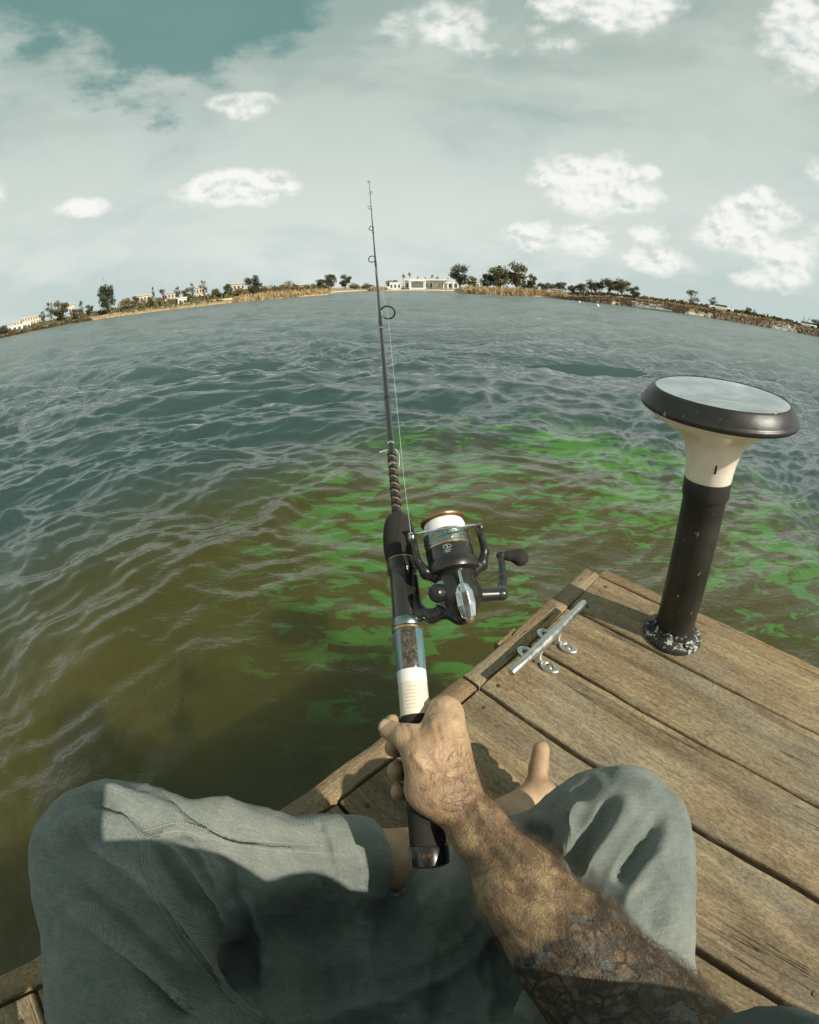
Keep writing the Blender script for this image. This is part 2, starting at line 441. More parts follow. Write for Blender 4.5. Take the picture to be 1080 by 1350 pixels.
# ------------------------------------------------------------------ wood
def wood_material(name, ca, cb, dark=1.0):
    m, t, b = material(name)
    oi = t.new('ShaderNodeObjectInfo')
    tc = t.new('ShaderNodeTexCoord').outputs['Object']
    off = t.new('ShaderNodeVectorMath', operation='SCALE'); off.inputs[0].default_value = (37.0, 11.0, 5.0); t.set(off.inputs['Scale'], oi.outputs['Random'])
    p = t.vadd(tc, off.outputs[0])
    # knots
    kv = t.map(p, (2.3, 5.2, 5.2)); kd = t.vor(kv, 1.0, 'F1'); kr = t.new('ShaderNodeSeparateColor'); 
    vn = t.new('ShaderNodeTexVoronoi', inp={'Vector': kv, 'Scale': 1.0}); t.l.new(vn.outputs['Color'], kr.inputs[0])
    on = t.m('GREATER_THAN', kr.outputs[0], .45)
    kd = t.m('ADD', kd, t.m('MULTIPLY', t.m('SUBTRACT', t.noise(p, 60, 3, .6), .5), .06))
    knot = t.m('MULTIPLY', t.rng(kd, .085, .03), on)
    kring = t.m('MULTIPLY', t.rng(kd, .34, .02), on)
    # growth rings cut lengthways, bent round the knots
    warp = t.noise(t.map(p, (1.1, 5, 5)), 1.6, 3, .5)
    yy = t.new('ShaderNodeSeparateXYZ'); t.l.new(p, yy.inputs[0])
    ringv = t.m('ADD', t.m('MULTIPLY', yy.outputs[1], 95.0), t.m('ADD', t.m('MULTIPLY', warp, 26.0), t.m('MULTIPLY', kring, 9.0)))
    ring = t.m('MULTIPLY_ADD', t.m('SINE', ringv), .5, .5)
    ringmask = t.rng(t.noise(t.map(p, (.8, 4, 4), (5, 2, 0)), 2.2, 3), .40, .62)
    fine = t.noise(t.map(p, (5, 170, 170)), 1.0, 4, .65)
    fib = t.noise(t.map(p, (16, 420, 420)), 1.0, 3, .7)
    blot = t.noise(t.map(p, (3, 6, 6)), 2.0, 6, .62, .4)
    blot2 = t.noise(t.map(p, (9, 14, 14), (3, 3, 3)), 2.6, 5, .65, .6)
    f = t.m('ADD', t.m('MULTIPLY', blot, .45), t.m('MULTIPLY', fine, .55))
    col = t.ramp(f, [(.36, cb), (.5, tuple((x + y) / 2 for x, y in zip(ca, cb))), (.62, ca)])
    col = t.mix(t.m('MULTIPLY', t.m('MULTIPLY', ring, ringmask), .62), col, tuple(c * .55 for c in cb))
    col = t.mix(t.m('MULTIPLY', t.rng(blot2, .54, .70), .55), col, (cb[0] * .62, cb[1] * .50, cb[2] * .52))
    pale = t.rng(t.noise(t.map(p, (10, 34, 34), (9, 1, 4)), 2.0, 5, .7), .60, .74)
    col = t.mix(t.m('MULTIPLY', pale, .45), col, (ca[0] * 1.4, ca[1] * 1.38, ca[2] * 1.45))
    col = t.mix(t.m('MULTIPLY', t.rng(t.noise(t.map(p, (2, 5, 5), (7, 7, 2)), 1.7, 5, .6), .45, .65), .35), col, (.235, .215, .165))
    spk = t.noise(t.map(p, (120, 300, 300)), 1.0, 3, .75); col = t.mix(1.0, col, t.ramp(spk, [(.34, .62), (.5, 1.0), (.66, 1.34)]), 'MULTIPLY')
    hue = t.rng(oi.outputs['Random'], 0, 1, .78, 1.14, False)
    hc = t.new('ShaderNodeCombineColor', inp={0: hue, 1: hue, 2: hue})
    col = t.mix(1.0, col, hc.outputs[0], 'MULTIPLY')
    col = t.mix(t.m('MULTIPLY', knot, .8), col, (.055, .032, .018))
    # drying cracks
    cr = t.noise(t.map(p, (1.4, 75, 75), (2, 7, 1)), 1.0, 4, .6)
    crk = t.m('MULTIPLY', t.rng(t.m('ABSOLUTE', t.m('SUBTRACT', cr, .5)), .012, .002), t.rng(t.noise(t.map(p, (2, 9, 9), (1, 4, 8)), 1.4, 2), .56, .66))
    col = t.mix(t.m('MULTIPLY', crk, .85), col, (.03, .02, .012))
    t.set(b.inputs['Base Color'], col)
    t.set(b.inputs['Roughness'], t.rng(fine, .3, .7, .62, .85))
    b.inputs['Specular IOR Level'].default_value = .35
    hgt = t.m('ADD', t.m('MULTIPLY', fine, .5), t.m('ADD', t.m('MULTIPLY', fib, .25), t.m('MULTIPLY', t.m('MULTIPLY', ring, ringmask), -.35)))
    hgt = t.m('SUBTRACT', hgt, t.m('ADD', t.m('MULTIPLY', crk, 1.6), t.m('MULTIPLY', knot, .4)))
    t.set(b.inputs['Normal'], t.bump(t.m('ADD', hgt, t.m('MULTIPLY', spk, .5)), 1.0, .0028))
    return m
WOOD = wood_material('weathered_plank_wood', (.315, .240, .132), (.145, .102, .056))
WOODR = wood_material('red_brown_edge_wood', (.30, .215, .110), (.175, .115, .062))
def plank(name, L, W, T, mat, parent, seed, rough=.0012, nx=60):
    """a board along local x, its top at z=0, with slightly wavering edges and a crowned, checked top"""
    r = np.random.default_rng(seed)
    xs = np.linspace(0, L, nx)
    e = .0035
    prof = [(-W / 2, -T), (-W / 2, -e), (-W / 2 + e * .35, -e * .35), (-W / 2 + e, 0), (0, .0006), (W / 2 - e, 0), (W / 2 - e * .35, -e * .35), (W / 2, -e), (W / 2, -T)]
    k = len(prof); V = []
    wl = np.convolve(r.normal(0, 1, nx + 8), np.ones(9) / 3, 'valid'); wr = np.convolve(r.normal(0, 1, nx + 8), np.ones(9) / 3, 'valid')
    jl = r.normal(0, .35, nx); jr = r.normal(0, .35, nx); tw = r.normal(0, .0014)
    for i, x in enumerate(xs):
        for j, (y, z) in enumerate(prof):
            d = rough * ((wl[i] + jl[i]) if y < 0 else (wr[i] + jr[i])) if y else 0
            end = .004 * (1 if i in (0, nx - 1) and z > -T * .5 and False else 0)
            V.append((x, y + d, z + tw * (y / W) + rough * .25 * (wl[i] if j < 4 else wr[i])))
    F = []
    for i in range(nx - 1):
        for j in range(k):
            j2 = (j + 1) % k
            F.append((i * k + j, i * k + j2, (i + 1) * k + j2, (i + 1) * k + j))
    F.append(tuple(range(k))[::-1]); F.append(tuple((nx - 1) * k + j for j in range(k)))
    F = [f[::-1] for f in F]
    o = mesh_obj(name, V, F, mat, parent, True); shade_auto(o, 50)
    return o

dock = empty('wooden_dock', (0, 0, 0), AZD, label='weathered wooden dock corner built of wide brown planks over the green water', cat='dock')
seams = [.9029, .7469, .5903, .4395, .2865, .1330, -.0215, -.176, -.330, -.484, -.639, -.793, -.947, -1.10, -1.255, -1.41, -1.56, -1.715, -1.87]
gaps = [.0022, .0060, .0062, .0080, .0115, .0060, .0065, .0060]
for i in range(len(seams) - 1):
    g0 = gaps[i] if i < len(gaps) else .006; g1 = gaps[i + 1] if i + 1 < len(gaps) else .006
    v1 = seams[i] - g0 / 2; v0 = seams[i + 1] + g1 / 2
    o = plank('plank', 3.3, v1 - v0, .038, WOOD, dock, 100 + i, nx=110)
    o.location = (-.2875 + random.uniform(-.001, .0015), (v0 + v1) / 2, random.uniform(-.0015, .001))
    o.rotation_euler = (0, 0, random.uniform(-.0006, .0006))
# edge boards on top of the rim: left side (two lengths) and far side
def edge(L, W, T, loc, rz, seed, name='edge_board', mat=None, rough=.0016):
    o = plank(name, L, W, T, mat or WOODR, dock, seed, rough, nx=max(30, int(L * 40)))
    o.location = loc; o.rotation_euler = (0, 0, rz); return o
edge(.462, .037, .15, (-.3105, .442, .003), math.pi / 2, 5)
edge(2.30, .036, .15, (-.3125, -1.862, -.001), math.pi / 2, 6)
edge(3.35, .035, .15, (-.290, .9225, .001), 0.0, 7)
edge(.5, .014, .03, (-.322, .13, -.012), math.pi / 2, 9, 'edge_splinter', rough=.0025)
edge(.06, .010, .02, (-.333, .548, .002), math.pi / 2 + .05, 10, 'edge_splinter', rough=.003)
# frame under the boards
for u in (-.262, .35, .98, 1.6, 2.2, 2.85):
    o = plank('joist', 2.74, .045, .14, WOODR, dock, int(u * 100) + 400, nx=12); o.location = (u, -1.86, -.041); o.rotation_euler = (0, 0, math.pi / 2)
PILE = simple('pile_wood', (.12, .085, .05), .8, scale=20, bump=.004)
for u, v in ((-.20, .82), (-.20, -1.6), (1.4, .82), (1.4, -1.6), (2.9, .82), (2.9, -1.6)):
    mb = MB(); mb.tube([(u, v, -2.2), (u, v, -1.2), (u, v, -.19)], .085, 18); mb.build('pile', PILE, dock, True)
# screws sunk in the boards
SCREW = simple('rusty_screw', (.10, .07, .045), .6, .6)
for i in range(10):
    vm = (seams[i] + seams[i + 1]) / 2
    for du in (-.262, .35, .98, 1.6):
        for s in (-1, 1):
            mb = MB(); mb.lathe([(.0001, .0022), (.003, .0022), (.0042, .0012), (.0042, -.004)], 10, c=(du + random.uniform(-.006, .006), vm + s * .048, 0)); mb.build('screw', SCREW, dock, True)

# ------------------------------------------------------------------ mooring cleat
def chrome(name, col=(.62, .64, .64), rough=.18, var=.05):
    m, t, b = material(name)
    tc = t.new('ShaderNodeTexCoord').outputs['Object']
    n = t.noise(tc, 60, 5, .65); s = t.noise(t.map(tc, (400, 30, 30)), 1, 3)
    t.set(b.inputs['Base Color'], t.ramp(n, [(.3, tuple(c * .8 for c in col)), (.62, col)]))
    b.inputs['Metallic'].default_value = 1
    t.set(b.inputs['Roughness'], t.rng(n, .3, .8, rough, rough + .2))
    t.set(b.inputs['Normal'], t.bump(s, .15, .0003))
    return m
STEEL = chrome('galvanised_steel', (.66, .66, .63), .30)
cl = empty('mooring_cleat', tuple(dk(-.2505, .5985)), AZD + math.pi / 2, label='shiny steel mooring cleat bolted to the dock edge planks', cat='cleat')
mb = MB(); L = .1285
pts = [(-L, 0, .0455), (-L + .002, 0, .0455), (-.085, 0, .0445), (-.040, 0, .043), (-.015, 0, .0425), (.015, 0, .0425), (.040, 0, .043), (.085, 0, .0445), (L - .002, 0, .0455), (L, 0, .0455)]
mb.tube(pts, [.0062, .0072, .0080, .0094, .0104, .0104, .0094, .0080, .0072, .0062], 20); mb.build('cleat_bar', STEEL, cl, True)
for x in (-.034, .034):
    mb = MB()
    mb.tube([(x, 0, .002), (x, 0, .02), (x, 0, .04)], [.0075, .0058, .0080], 14)
    mb.build('cleat_post', STEEL, cl, True)
    mb = MB()
    for s in (-1, 1):        # oval base loops with a bolt hole each side
        c = np.array([x, s * .026, .0045]); n = 40; V = []; F = []
        for i in range(n):
            a = 2 * math.pi * i / n
            for (ro, zz) in ((1.0, -.0045), (1.0, .0015), (.86, .0035), (.62, .0035), (.55, .001), (.55, -.0045)):
                ex, ey = (.0135, .0195) if ro > .6 else (.0118, .0150)
                V.append(c + np.array([math.cos(a) * ex * ro, math.sin(a) * ey * ro, zz]))
        for i in range(n):
            for j in range(6): F.append((i * 6 + j, ((i + 1) % n) * 6 + j, ((i + 1) % n) * 6 + (j + 1) % 6, i * 6 + (j + 1) % 6))
        mb.add(V, F)
    mb.tube([(x, -.014, .004), (x, 0, .006), (x, .014, .004)], [.0045, .0065, .0045], 12)
    mb.build('cleat_base', STEEL, cl, True)
    for s in (-1, 1):
        mb = MB(); mb.lathe([(.0001, .006), (.004, .0055), (.0062, .003), (.0062, .0003)], 14, c=(x, s * .026, 0)); mb.build('bolt_head', simple('old_brass_bolt', (.45, .36, .22), .5, .7) if x < 0 and s < 0 else bpy.data.materials['old_brass_bolt'], cl, True)

# ------------------------------------------------------------------ solar dock light
def black_paint(name='worn_black_plastic', fleck=.70):
    m, t, b = material(name)
    tc = t.new('ShaderNodeTexCoord').outputs['Object']
    n = t.noise(tc, 45, 6, .7); n2 = t.noise(t.map(tc, (1, 1, .35)), 120, 4, .7); d = t.noise(tc, 9, 5, .6)
    f = t.rng(t.m('ADD', t.m('MULTIPLY', n2, .6), t.m('MULTIPLY', n, .4)), fleck - .04, fleck)
    col = t.mix(t.rng(d, .35, .7), (.013, .012, .0095), (.030, .027, .022))
    t.set(b.inputs['Base Color'], t.mix(f, col, (.42, .45, .42)))
    t.set(b.inputs['Roughness'], t.rng(d, .3, .7, .30, .48))
    t.set(b.inputs['Normal'], t.bump(n, .35, .0012))
    return m
BLACK = black_paint('worn_black_lamp_plastic', .66)
BLACKB = black_paint('scuffed_black_base_plastic', .575)
mW, t, b = material('milky_diffuser')
tc = t.new('ShaderNodeTexCoord').outputs['Object']
n = t.noise(tc, 25, 5, .6); sp = t.new('ShaderNodeSeparateXYZ'); t.l.new(tc, sp.inputs[0])
t.set(b.inputs['Base Color'], t.mix(t.rng(n, .35, .75), (.86, .79, .67), (.78, .68, .53)))
b.inputs['Roughness'].default_value = .22; b.inputs['Subsurface Weight'].default_value = .25
b.inputs['Subsurface Radius'].default_value = (.03, .02, .012); b.inputs['Subsurface Scale'].default_value = .5
b.inputs['Coat Weight'].default_value = .4; b.inputs['Coat Roughness'].default_value = .1
MILK = mW
mG, t, b = material('solar_glass')
tc = t.new('ShaderNodeTexCoord').outputs['Object']
n = t.noise(tc, 60, 6, .7); spk = t.rng(t.noise(tc, 190, 3, .6), .69, .74)
t.set(b.inputs['Base Color'], t.mix(spk, t.mix(t.rng(t.noise(tc, 14, 6, .7, .8), .4, .62), (.03, .06, .07), (.20, .25, .25)), (.6, .62, .6)))
t.set(b.inputs['Roughness'], t.rng(n, .3, .75, .05, .16)); b.inputs['Specular IOR Level'].default_value = .9
b.inputs['Coat Weight'].default_value = 1.0; b.inputs['Coat IOR'].default_value = 1.8; b.inputs['Coat Roughness'].default_value = .03
GLASS = mG
base = np.array([.542, .616, 0.0]); top = np.array([.570, .706, .460])
top = atz(950, 535, .476)
lamp = empty('solar_dock_light', tuple(base), 0, label='solar dock light with black post, milky neck and wide black disc cap', cat='dock light')
ax = (top - base); LA = np.linalg.norm(ax); ax /= LA
fr = frame(ax)
tilt = lambda prof, seg=48, nm='', mat=None, caps=False, par=lamp: None
def lpart(name, prof, mat, seg=64, caps=False, parent=None, M=fr):
    mb = MB(); mb.lathe([(r * .95, z * 1.05) for r, z in prof], seg, M, caps=caps); return mb.build(name, mat, parent or lamp, True)
# flat flange on the boards
mb = MB(); mb.lathe([(.0605, 0), (.0625, .003), (.0615, .009), (.056, .015), (.050, .017), (.046, .020), (.044, .030), (.030, .030)], 56, caps=False)
mb.build('base_flange', BLACKB, lamp, True)
q = atz(903, 848, .02) - base; qa = math.atan2(q[1], q[0])
for k in range(3):
    a = qa + k * 2 * math.pi / 3
    mb = MB(); mb.ring((.0505 * math.cos(a), .0505 * math.sin(a), .0175), (0, 0, 1), .0080, .0035, 20, 8); mb.build('screw_boss', BLACKB, lamp, True)
    mb = MB(); mb.lathe([(.0001, .0190), (.0035, .0188), (.0062, .0168), (.0062, .012)], 14, c=(.0505 * math.cos(a), .0505 * math.sin(a), 0)); mb.build('mount_screw', SCREW, lamp, True)
lpart('post_tube', [(.0415, .008), (.0412, .05), (.0408, .20), (.0408, .300), (.0440, .301), (.0445, .330), (.0440, .331), (.040, .331)], BLACK)
lpart('diffuser_neck', [(.0425, .328), (.0432, .335), (.0440, .348), (.0462, .362), (.0510, .382), (.0600, .398), (.0780, .412), (.0980, .423), (.1160, .4340), (.1190, .4430)], MILK)
nc = ax + np.array([.02, -.070, 0]); nc /= np.linalg.norm(nc)
hb = .467
def cpart(name, prof, mat, seg=72):
    mb = MB(); mb.lathe([(r * .81, (z - .430) * .70) for r, z in prof], seg, frame(nc), c=ax * hb, caps=False); return mb.build(name, mat, lamp, True)
cpart('cap_rim', [(.1480, .428), (.1575, .4285), (.1605, .4310), (.1620, .4345), (.1622, .4390), (.1600, .4425), (.1585, .4435), (.1575, .4465), (.1500, .4600), (.1420, .4705), (.1385, .4740), (.1370, .4745), (.1360, .4738)], BLACK)
cpart('solar_panel', [(.1365, .4715), (.1362, .4732), (.06, .4736), (.0001, .4737)], GLASS)
# little black moulded slot on the neck
c = None
d = atr(946, 612, 1.0) - np.array([0, 0, H]); d /= np.linalg.norm(d)
# nearest point of the view ray to the lamp axis, then out to the neck surface
w0 = np.array([0, 0, H]) - base; bq = d @ ax; tt = (bq * (w0 @ ax) - (w0 @ d)) / (1 - bq * bq); pr = np.array([0, 0, H]) + d * tt - base
hh = pr @ ax; rad = pr - ax * hh; toc = -d + ax * (d @ ax); toc /= np.linalg.norm(toc); sd = np.cross(ax, toc); off = rad @ sd
Rn = np.interp(hh / 1.05, [.348, .362, .378, .392], [.0418, .0439, .048, .055])
pc = ax * hh + sd * off + toc * (math.sqrt(max(1e-6, Rn * Rn - off * off)) + .0006)
mb = MB(); mb.box(pc, (.0035, .003, .016), np.stack([sd, toc, ax], 1), bev=.001); mb.build('moulded_slot', simple('dark_slot', (.03, .022, .015), .6), lamp)
# ------------------------------------------------------------------ implicit-surface modelling for the figure
import openvdb as vdb
class Field:
    def __init__(s, lo, hi, res):
        s.lo = np.array(lo, float); s.res = res
        s.n = np.ceil((np.array(hi) - s.lo) / res).astype(int)
        s.a = np.full(s.n, .05, np.float32)
    def _box(s, lo, hi):
        i0 = np.maximum(0, ((lo - s.lo) / s.res).astype(int)); i1 = np.minimum(s.n, ((hi - s.lo) / s.res).astype(int) + 2)
        if np.any(i1 <= i0): return None
        g = [s.lo[k] + s.res * np.arange(i0[k], i1[k], dtype=np.float32) for k in range(3)]
        return tuple(slice(a, b) for a, b in zip(i0, i1)), np.meshgrid(*g, indexing='ij', sparse=True)
    def cone(s, a, b, ra, rb, k=.01, sq=None, sub=False):
        a = np.array(a, float); b = np.array(b, float); R = max(ra, rb) * (1.6 if sq else 1) + k + 4 * s.res + .01
        r = s._box(np.minimum(a, b) - R, np.maximum(a, b) + R)
        if r is None: return
        sl, (x, y, z) = r; ba = b - a; L2 = ba @ ba + 1e-12
        h = np.clip(((x - a[0]) * ba[0] + (y - a[1]) * ba[1] + (z - a[2]) * ba[2]) / L2, 0, 1)
        dx = x - a[0] - ba[0] * h; dy = y - a[1] - ba[1] * h; dz = z - a[2] - ba[2] * h
        if sq:
            nrm, f = np.array(sq[0], float), sq[1]; nrm /= np.linalg.norm(nrm)
            q = (dx * nrm[0] + dy * nrm[1] + dz * nrm[2]) * (f - 1)
            dx = dx + nrm[0] * q; dy = dy + nrm[1] * q; dz = dz + nrm[2] * q
        d = np.sqrt(dx * dx + dy * dy + dz * dz) - (ra + (rb - ra) * h)
        c = s.a[sl]
        if sub:
            d = -d; hh = np.clip(.5 - .5 * (c - d) / k, 0, 1); s.a[sl] = c * (1 - hh) + d * hh + k * hh * (1 - hh)
            return
        hh = np.clip(.5 + .5 * (c - d) / k, 0, 1)
        s.a[sl] = c * (1 - hh) + d * hh - k * hh * (1 - hh)
    def ball(s, c, r, k=.01, sq=None, sub=False): s.cone(c, np.array(c, float) + 1e-5, r, r, k, sq, sub)
    def chain(s, P, R, k=.01, sq=None):
        for i in range(len(P) - 1): s.cone(P[i], P[i + 1], R[i], R[i + 1], k, sq)
    def mesh(s):
        g = vdb.FloatGrid(4 * s.res)
        g.copyFromArray(np.clip(s.a, -4 * s.res, 4 * s.res).astype(np.float32))
        V, Q = g.convertToQuads(0.0)
        V = V * s.res + s.lo
        Q = Q.astype(np.int64)
        A, B, C, D = (V[Q[:, i]] for i in range(4))
        vol = np.einsum('ij,ij->', A, np.cross(B, C)) + np.einsum('ij,ij->', A, np.cross(C, D))
        if vol < 0: Q = Q[:, ::-1]
        return V, Q
def vnormals(V, Q):
    n = np.cross(V[Q[:, 2]] - V[Q[:, 0]], V[Q[:, 3]] - V[Q[:, 1]])
    N = np.zeros_like(V)
    for i in range(4): np.add.at(N, Q[:, i], n)
    return N / (np.linalg.norm(N, axis=1)[:, None] + 1e-12)
def relax(V, Q, it=3, lam=.5):
    for _ in range(it):
        S = np.zeros_like(V); C = np.zeros(len(V))
        for i in range(4):
            j = (i + 1) % 4
            np.add.at(S, Q[:, i], V[Q[:, j]]); np.add.at(C, Q[:, i], 1)
            np.add.at(S, Q[:, j], V[Q[:, i]]); np.add.at(C, Q[:, j], 1)
        V = V * (1 - lam) + lam * S / C[:, None]
    return V
def polydist(P, L):
    """distance from points P (n,2) to polyline L, and the parameter 0..1 along it"""
    best = np.full(len(P), 1e9); par = np.zeros(len(P)); L = np.array(L, float)
    seg = np.linalg.norm(np.diff(L, axis=0), axis=1); cum = np.concatenate([[0], np.cumsum(seg)]) / seg.sum()
    for i in range(len(L) - 1):
        d = L[i + 1] - L[i]; t = np.clip(((P - L[i]) @ d) / (d @ d), 0, 1)
        q = np.linalg.norm(P - L[i] - t[:, None] * d, axis=1); m = q < best
        best[m] = q[m]; par[m] = (cum[i] + (cum[i + 1] - cum[i]) * t)[m]
    return best, par
def sculpt(V, Q, folds, facing=.05):
    N = vnormals(V, Q); eye = np.array([0, 0, H]); tv = eye - V; tv /= np.linalg.norm(tv, axis=1)[:, None]
    f = sstep(facing, facing + .25, np.einsum('ij,ij->i', N, tv)); px = to_px(V); D = np.zeros(len(V))
    for L, w, amp in folds:
        L = catmull(L, 6) if len(L) > 2 else np.array(L, float)
        m = (np.abs(px - L.mean(0)).max(1) < 400); d, t = polydist(px[m], L)
        D[m] += amp * (1.7 if L.mean(0)[0] < 480 else 1.15) * np.exp(-(d / w) ** 2) * sstep(0, .18, t) * sstep(1, .80, t) if w > 3.1 else amp * np.exp(-(d / w) ** 2)
    return V + N * (D * f)[:, None]

# ------------------------------------------------------------------ rod line and grip
ROD0 = atr(563, 1130, .42); ROD1 = atr(490, 240, 1.90)
RA = ROD1 - ROD0; ROD_L = np.linalg.norm(RA); RA /= ROD_L
E1 = np.array([RA[1], -RA[0], 0.0]); E1 /= np.linalg.norm(E1)      # to the right of the rod
E2 = np.cross(E1, RA); E2 = E2 if E2[2] > 0 else -E2                # up from the rod
def rp(s, x=0.0, y=0.0): return ROD0 + RA * s + E1 * x + E2 * y
def rpol(s, rho, deg): a = math.radians(deg); return rp(s, rho * math.cos(a), rho * math.sin(a))

# ------------------------------------------------------------------ joints
HIP_L = np.array([-.095, -.235, .115]); HIP_R = np.array([.095, -.235, .115])
KN_L = atr(147, 1130, .475); KN_R = atr(803, 1112, .475)
CUFF_L = atr(468, 1140, .545); ANK_L = atr(618, 1120, .585)
CUFF_R = atr(540, 1195, .585); ANK_R = atr(470, 1235, .59)
POFF = np.array([0, -.22, 0])
SHO_R = np.array([.180, -.150, .475]); SHO_L = np.array([-.180, -.165, .465])
WR = rp(.050, .0225, .015)
ELB = atr(866, 1385, .405)

# ------------------------------------------------------------------ materials of the figure
def skin_material():
    m, t, b = material('skin')
    p = t.new('ShaderNodeTexCoord').outputs['Object']
    n = t.noise(p, 22, 6, .6); n2 = t.noise(p, 130, 4, .6); n3 = t.noise(p, 9, 3, .5)
    col = t.ramp(n, [(.32, (.33, .20, .115)), (.55, (.46, .31, .185)), (.72, (.53, .36, .225))])
    col = t.mix(t.m('MULTIPLY', t.rng(n2, .55, .75), .35), col, (.30, .16, .09))
    # weathered, redder forearm
    ds = t.new('ShaderNodeVectorMath', operation='DISTANCE'); t.set(ds.inputs[0], p); ds.inputs[1].default_value = tuple((WR * .25 + ELB * .75) - POFF)
    fa = t.rng(ds.outputs['Value'], .20, .13)
    col = t.mix(t.m('MULTIPLY', fa, .85), col, t.ramp(t.noise(p, 55, 6, .7, .6), [(.40, (.115, .068, .038)), (.5, (.22, .14, .075)), (.62, (.36, .26, .13))]))
    # tattoo on the thick part of the forearm
    ax = ELB - WR; La = np.linalg.norm(ax); ax = ax / La
    dp = t.new('ShaderNodeVectorMath', operation='DOT_PRODUCT'); t.set(dp.inputs[0], t.vadd(p, tuple(WR - POFF), 'SUBTRACT')); dp.inputs[1].default_value = tuple(ax)
    along = dp.outputs['Value']
    near = t.rng(ds.outputs['Value'], .24, .20)
    edge = t.m('ADD', along, t.m('MULTIPLY', t.m('SUBTRACT', t.noise(p, 60, 2), .5), .022))
    tat = t.m('MULTIPLY', t.rng(edge, La * .53, La * .56), near)
    pw = t.vadd(p, t.mix(1.0, t.noise(p, 25, 2, .5, 0, 1), (.012, .012, .012), 'MULTIPLY'))
    v = t.vor(pw, 58, 'F1'); v2 = t.vor(pw, 58, 'DISTANCE_TO_EDGE'); lines = t.rng(v2, .10, .03)
    w = t.new('ShaderNodeTexWave', wave_type='RINGS', inp={'Vector': pw, 'Scale': 26.0, 'Distortion': 9.0, 'Detail': 3.0, 'Detail Scale': 2.0}).outputs[1]
    rings = t.rng(t.m('ABSOLUTE', t.m('SUBTRACT', v, .32)), .09, .03)
    ink = t.m('MAXIMUM', t.m('MULTIPLY', rings, .8), t.m('MAXIMUM', t.m('MULTIPLY', t.rng(w, .35, .62), .85), lines))
    tone = t.mix(t.rng(t.noise(p, 95, 4, .6), .52, .60), (.022, .020, .017), (.085, .115, .115))
    inkc = t.mix(t.m('MULTIPLY', t.m('MAXIMUM', ink, t.m('MULTIPLY', t.rng(t.noise(p, 80, 5, .7), .40, .55), .8)), .86), t.mix(.55, col, (.13, .085, .05)), tone)
    col = t.mix(tat, col, inkc)
    t.set(b.inputs['Base Color'], col)
    b.inputs['Roughness'].default_value = .5; b.inputs['Specular IOR Level'].default_value = .4
    b.inputs['Subsurface Weight'].default_value = .10; b.inputs['Subsurface Radius'].default_value = (.012, .005, .003); b.inputs['Subsurface Scale'].default_value = .4
    fine = t.vor(p, 620, 'F1'); wr = t.noise(t.map(p, (1, 1, 1)), 210, 4, .65)
    bn = t.bump(t.m('ADD', t.m('MULTIPLY', fine, .5), wr), .55, .0007)
    mot = t.noise(p, 420, 4, .7)
    t.set(b.inputs['Normal'], t.bump(mot, .5, .0012, t.bump(n, .5, .004, bn)))
    return m
def denim_material():
    m, t, b = material('faded_denim')
    p = t.new('ShaderNodeTexCoord').outputs['Object']
    n = t.noise(p, 9, 6, .6, .3); f = t.noise(p, 60, 5, .7)
    sp = t.new('ShaderNodeSeparateXYZ'); t.l.new(p, sp.inputs[0])
    d1 = t.m('ADD', t.m('MULTIPLY', sp.outputs[0], 3900), t.m('ADD', t.m('MULTIPLY', sp.outputs[1], 2700), t.m('MULTIPLY', sp.outputs[2], 1900)))
    tw = t.m('MULTIPLY_ADD', t.m('SINE', d1), .5, .5)
    th = t.noise(t.map(p, (1, 1, 1), rot=(.5, .3, .7)), 520, 3, .7)
    slub = t.noise(t.map(p, (60, 600, 60), rot=(.2, .1, .6)), 1.0, 3, .6)
    col = t.ramp(n, [(.30, (.120, .142, .130)), (.5, (.188, .210, .188)), (.72, (.262, .275, .236))])
    k = t.m('ADD', t.m('MULTIPLY', tw, .10), t.m('ADD', t.m('MULTIPLY', th, .57), t.m('MULTIPLY', slub, .33)))
    col = t.mix(1.0, col, t.ramp(k, [(.28, .60), (.5, 1.0), (.70, 1.38)]), 'MULTIPLY')
    col = t.mix(t.m('MULTIPLY', t.rng(f, .55, .72), .35), col, (.36, .33, .27))
    t.set(b.inputs['Base Color'], col)
    b.inputs['Roughness'].default_value = .9; b.inputs['Specular IOR Level'].default_value = .2
    b.inputs['Sheen Weight'].default_value = .15; b.inputs['Sheen Roughness'].default_value = .5
    t.set(b.inputs['Normal'], t.bump(t.m('ADD', t.m('MULTIPLY', tw, .3), t.m('ADD', th, t.m('MULTIPLY', f, 1.0))), .8, .0012))
    return m
SKIN = skin_material(); DENIM = denim_material()
STITCH = simple('denim_thread', (.34, .36, .30), .8)

person = empty('person', (0, -.22, 0), 0, label='barefoot person in faded jeans sitting cross-legged, tattooed arm holding the fishing rod', cat='person')
POFF = np.array([0, -.22, 0])
def pobj(name, V, Q, mat, parent=None, smooth=True, **kw):
    return mesh_obj(name, np.asarray(V) - POFF, Q, mat, parent or person, smooth, **kw)

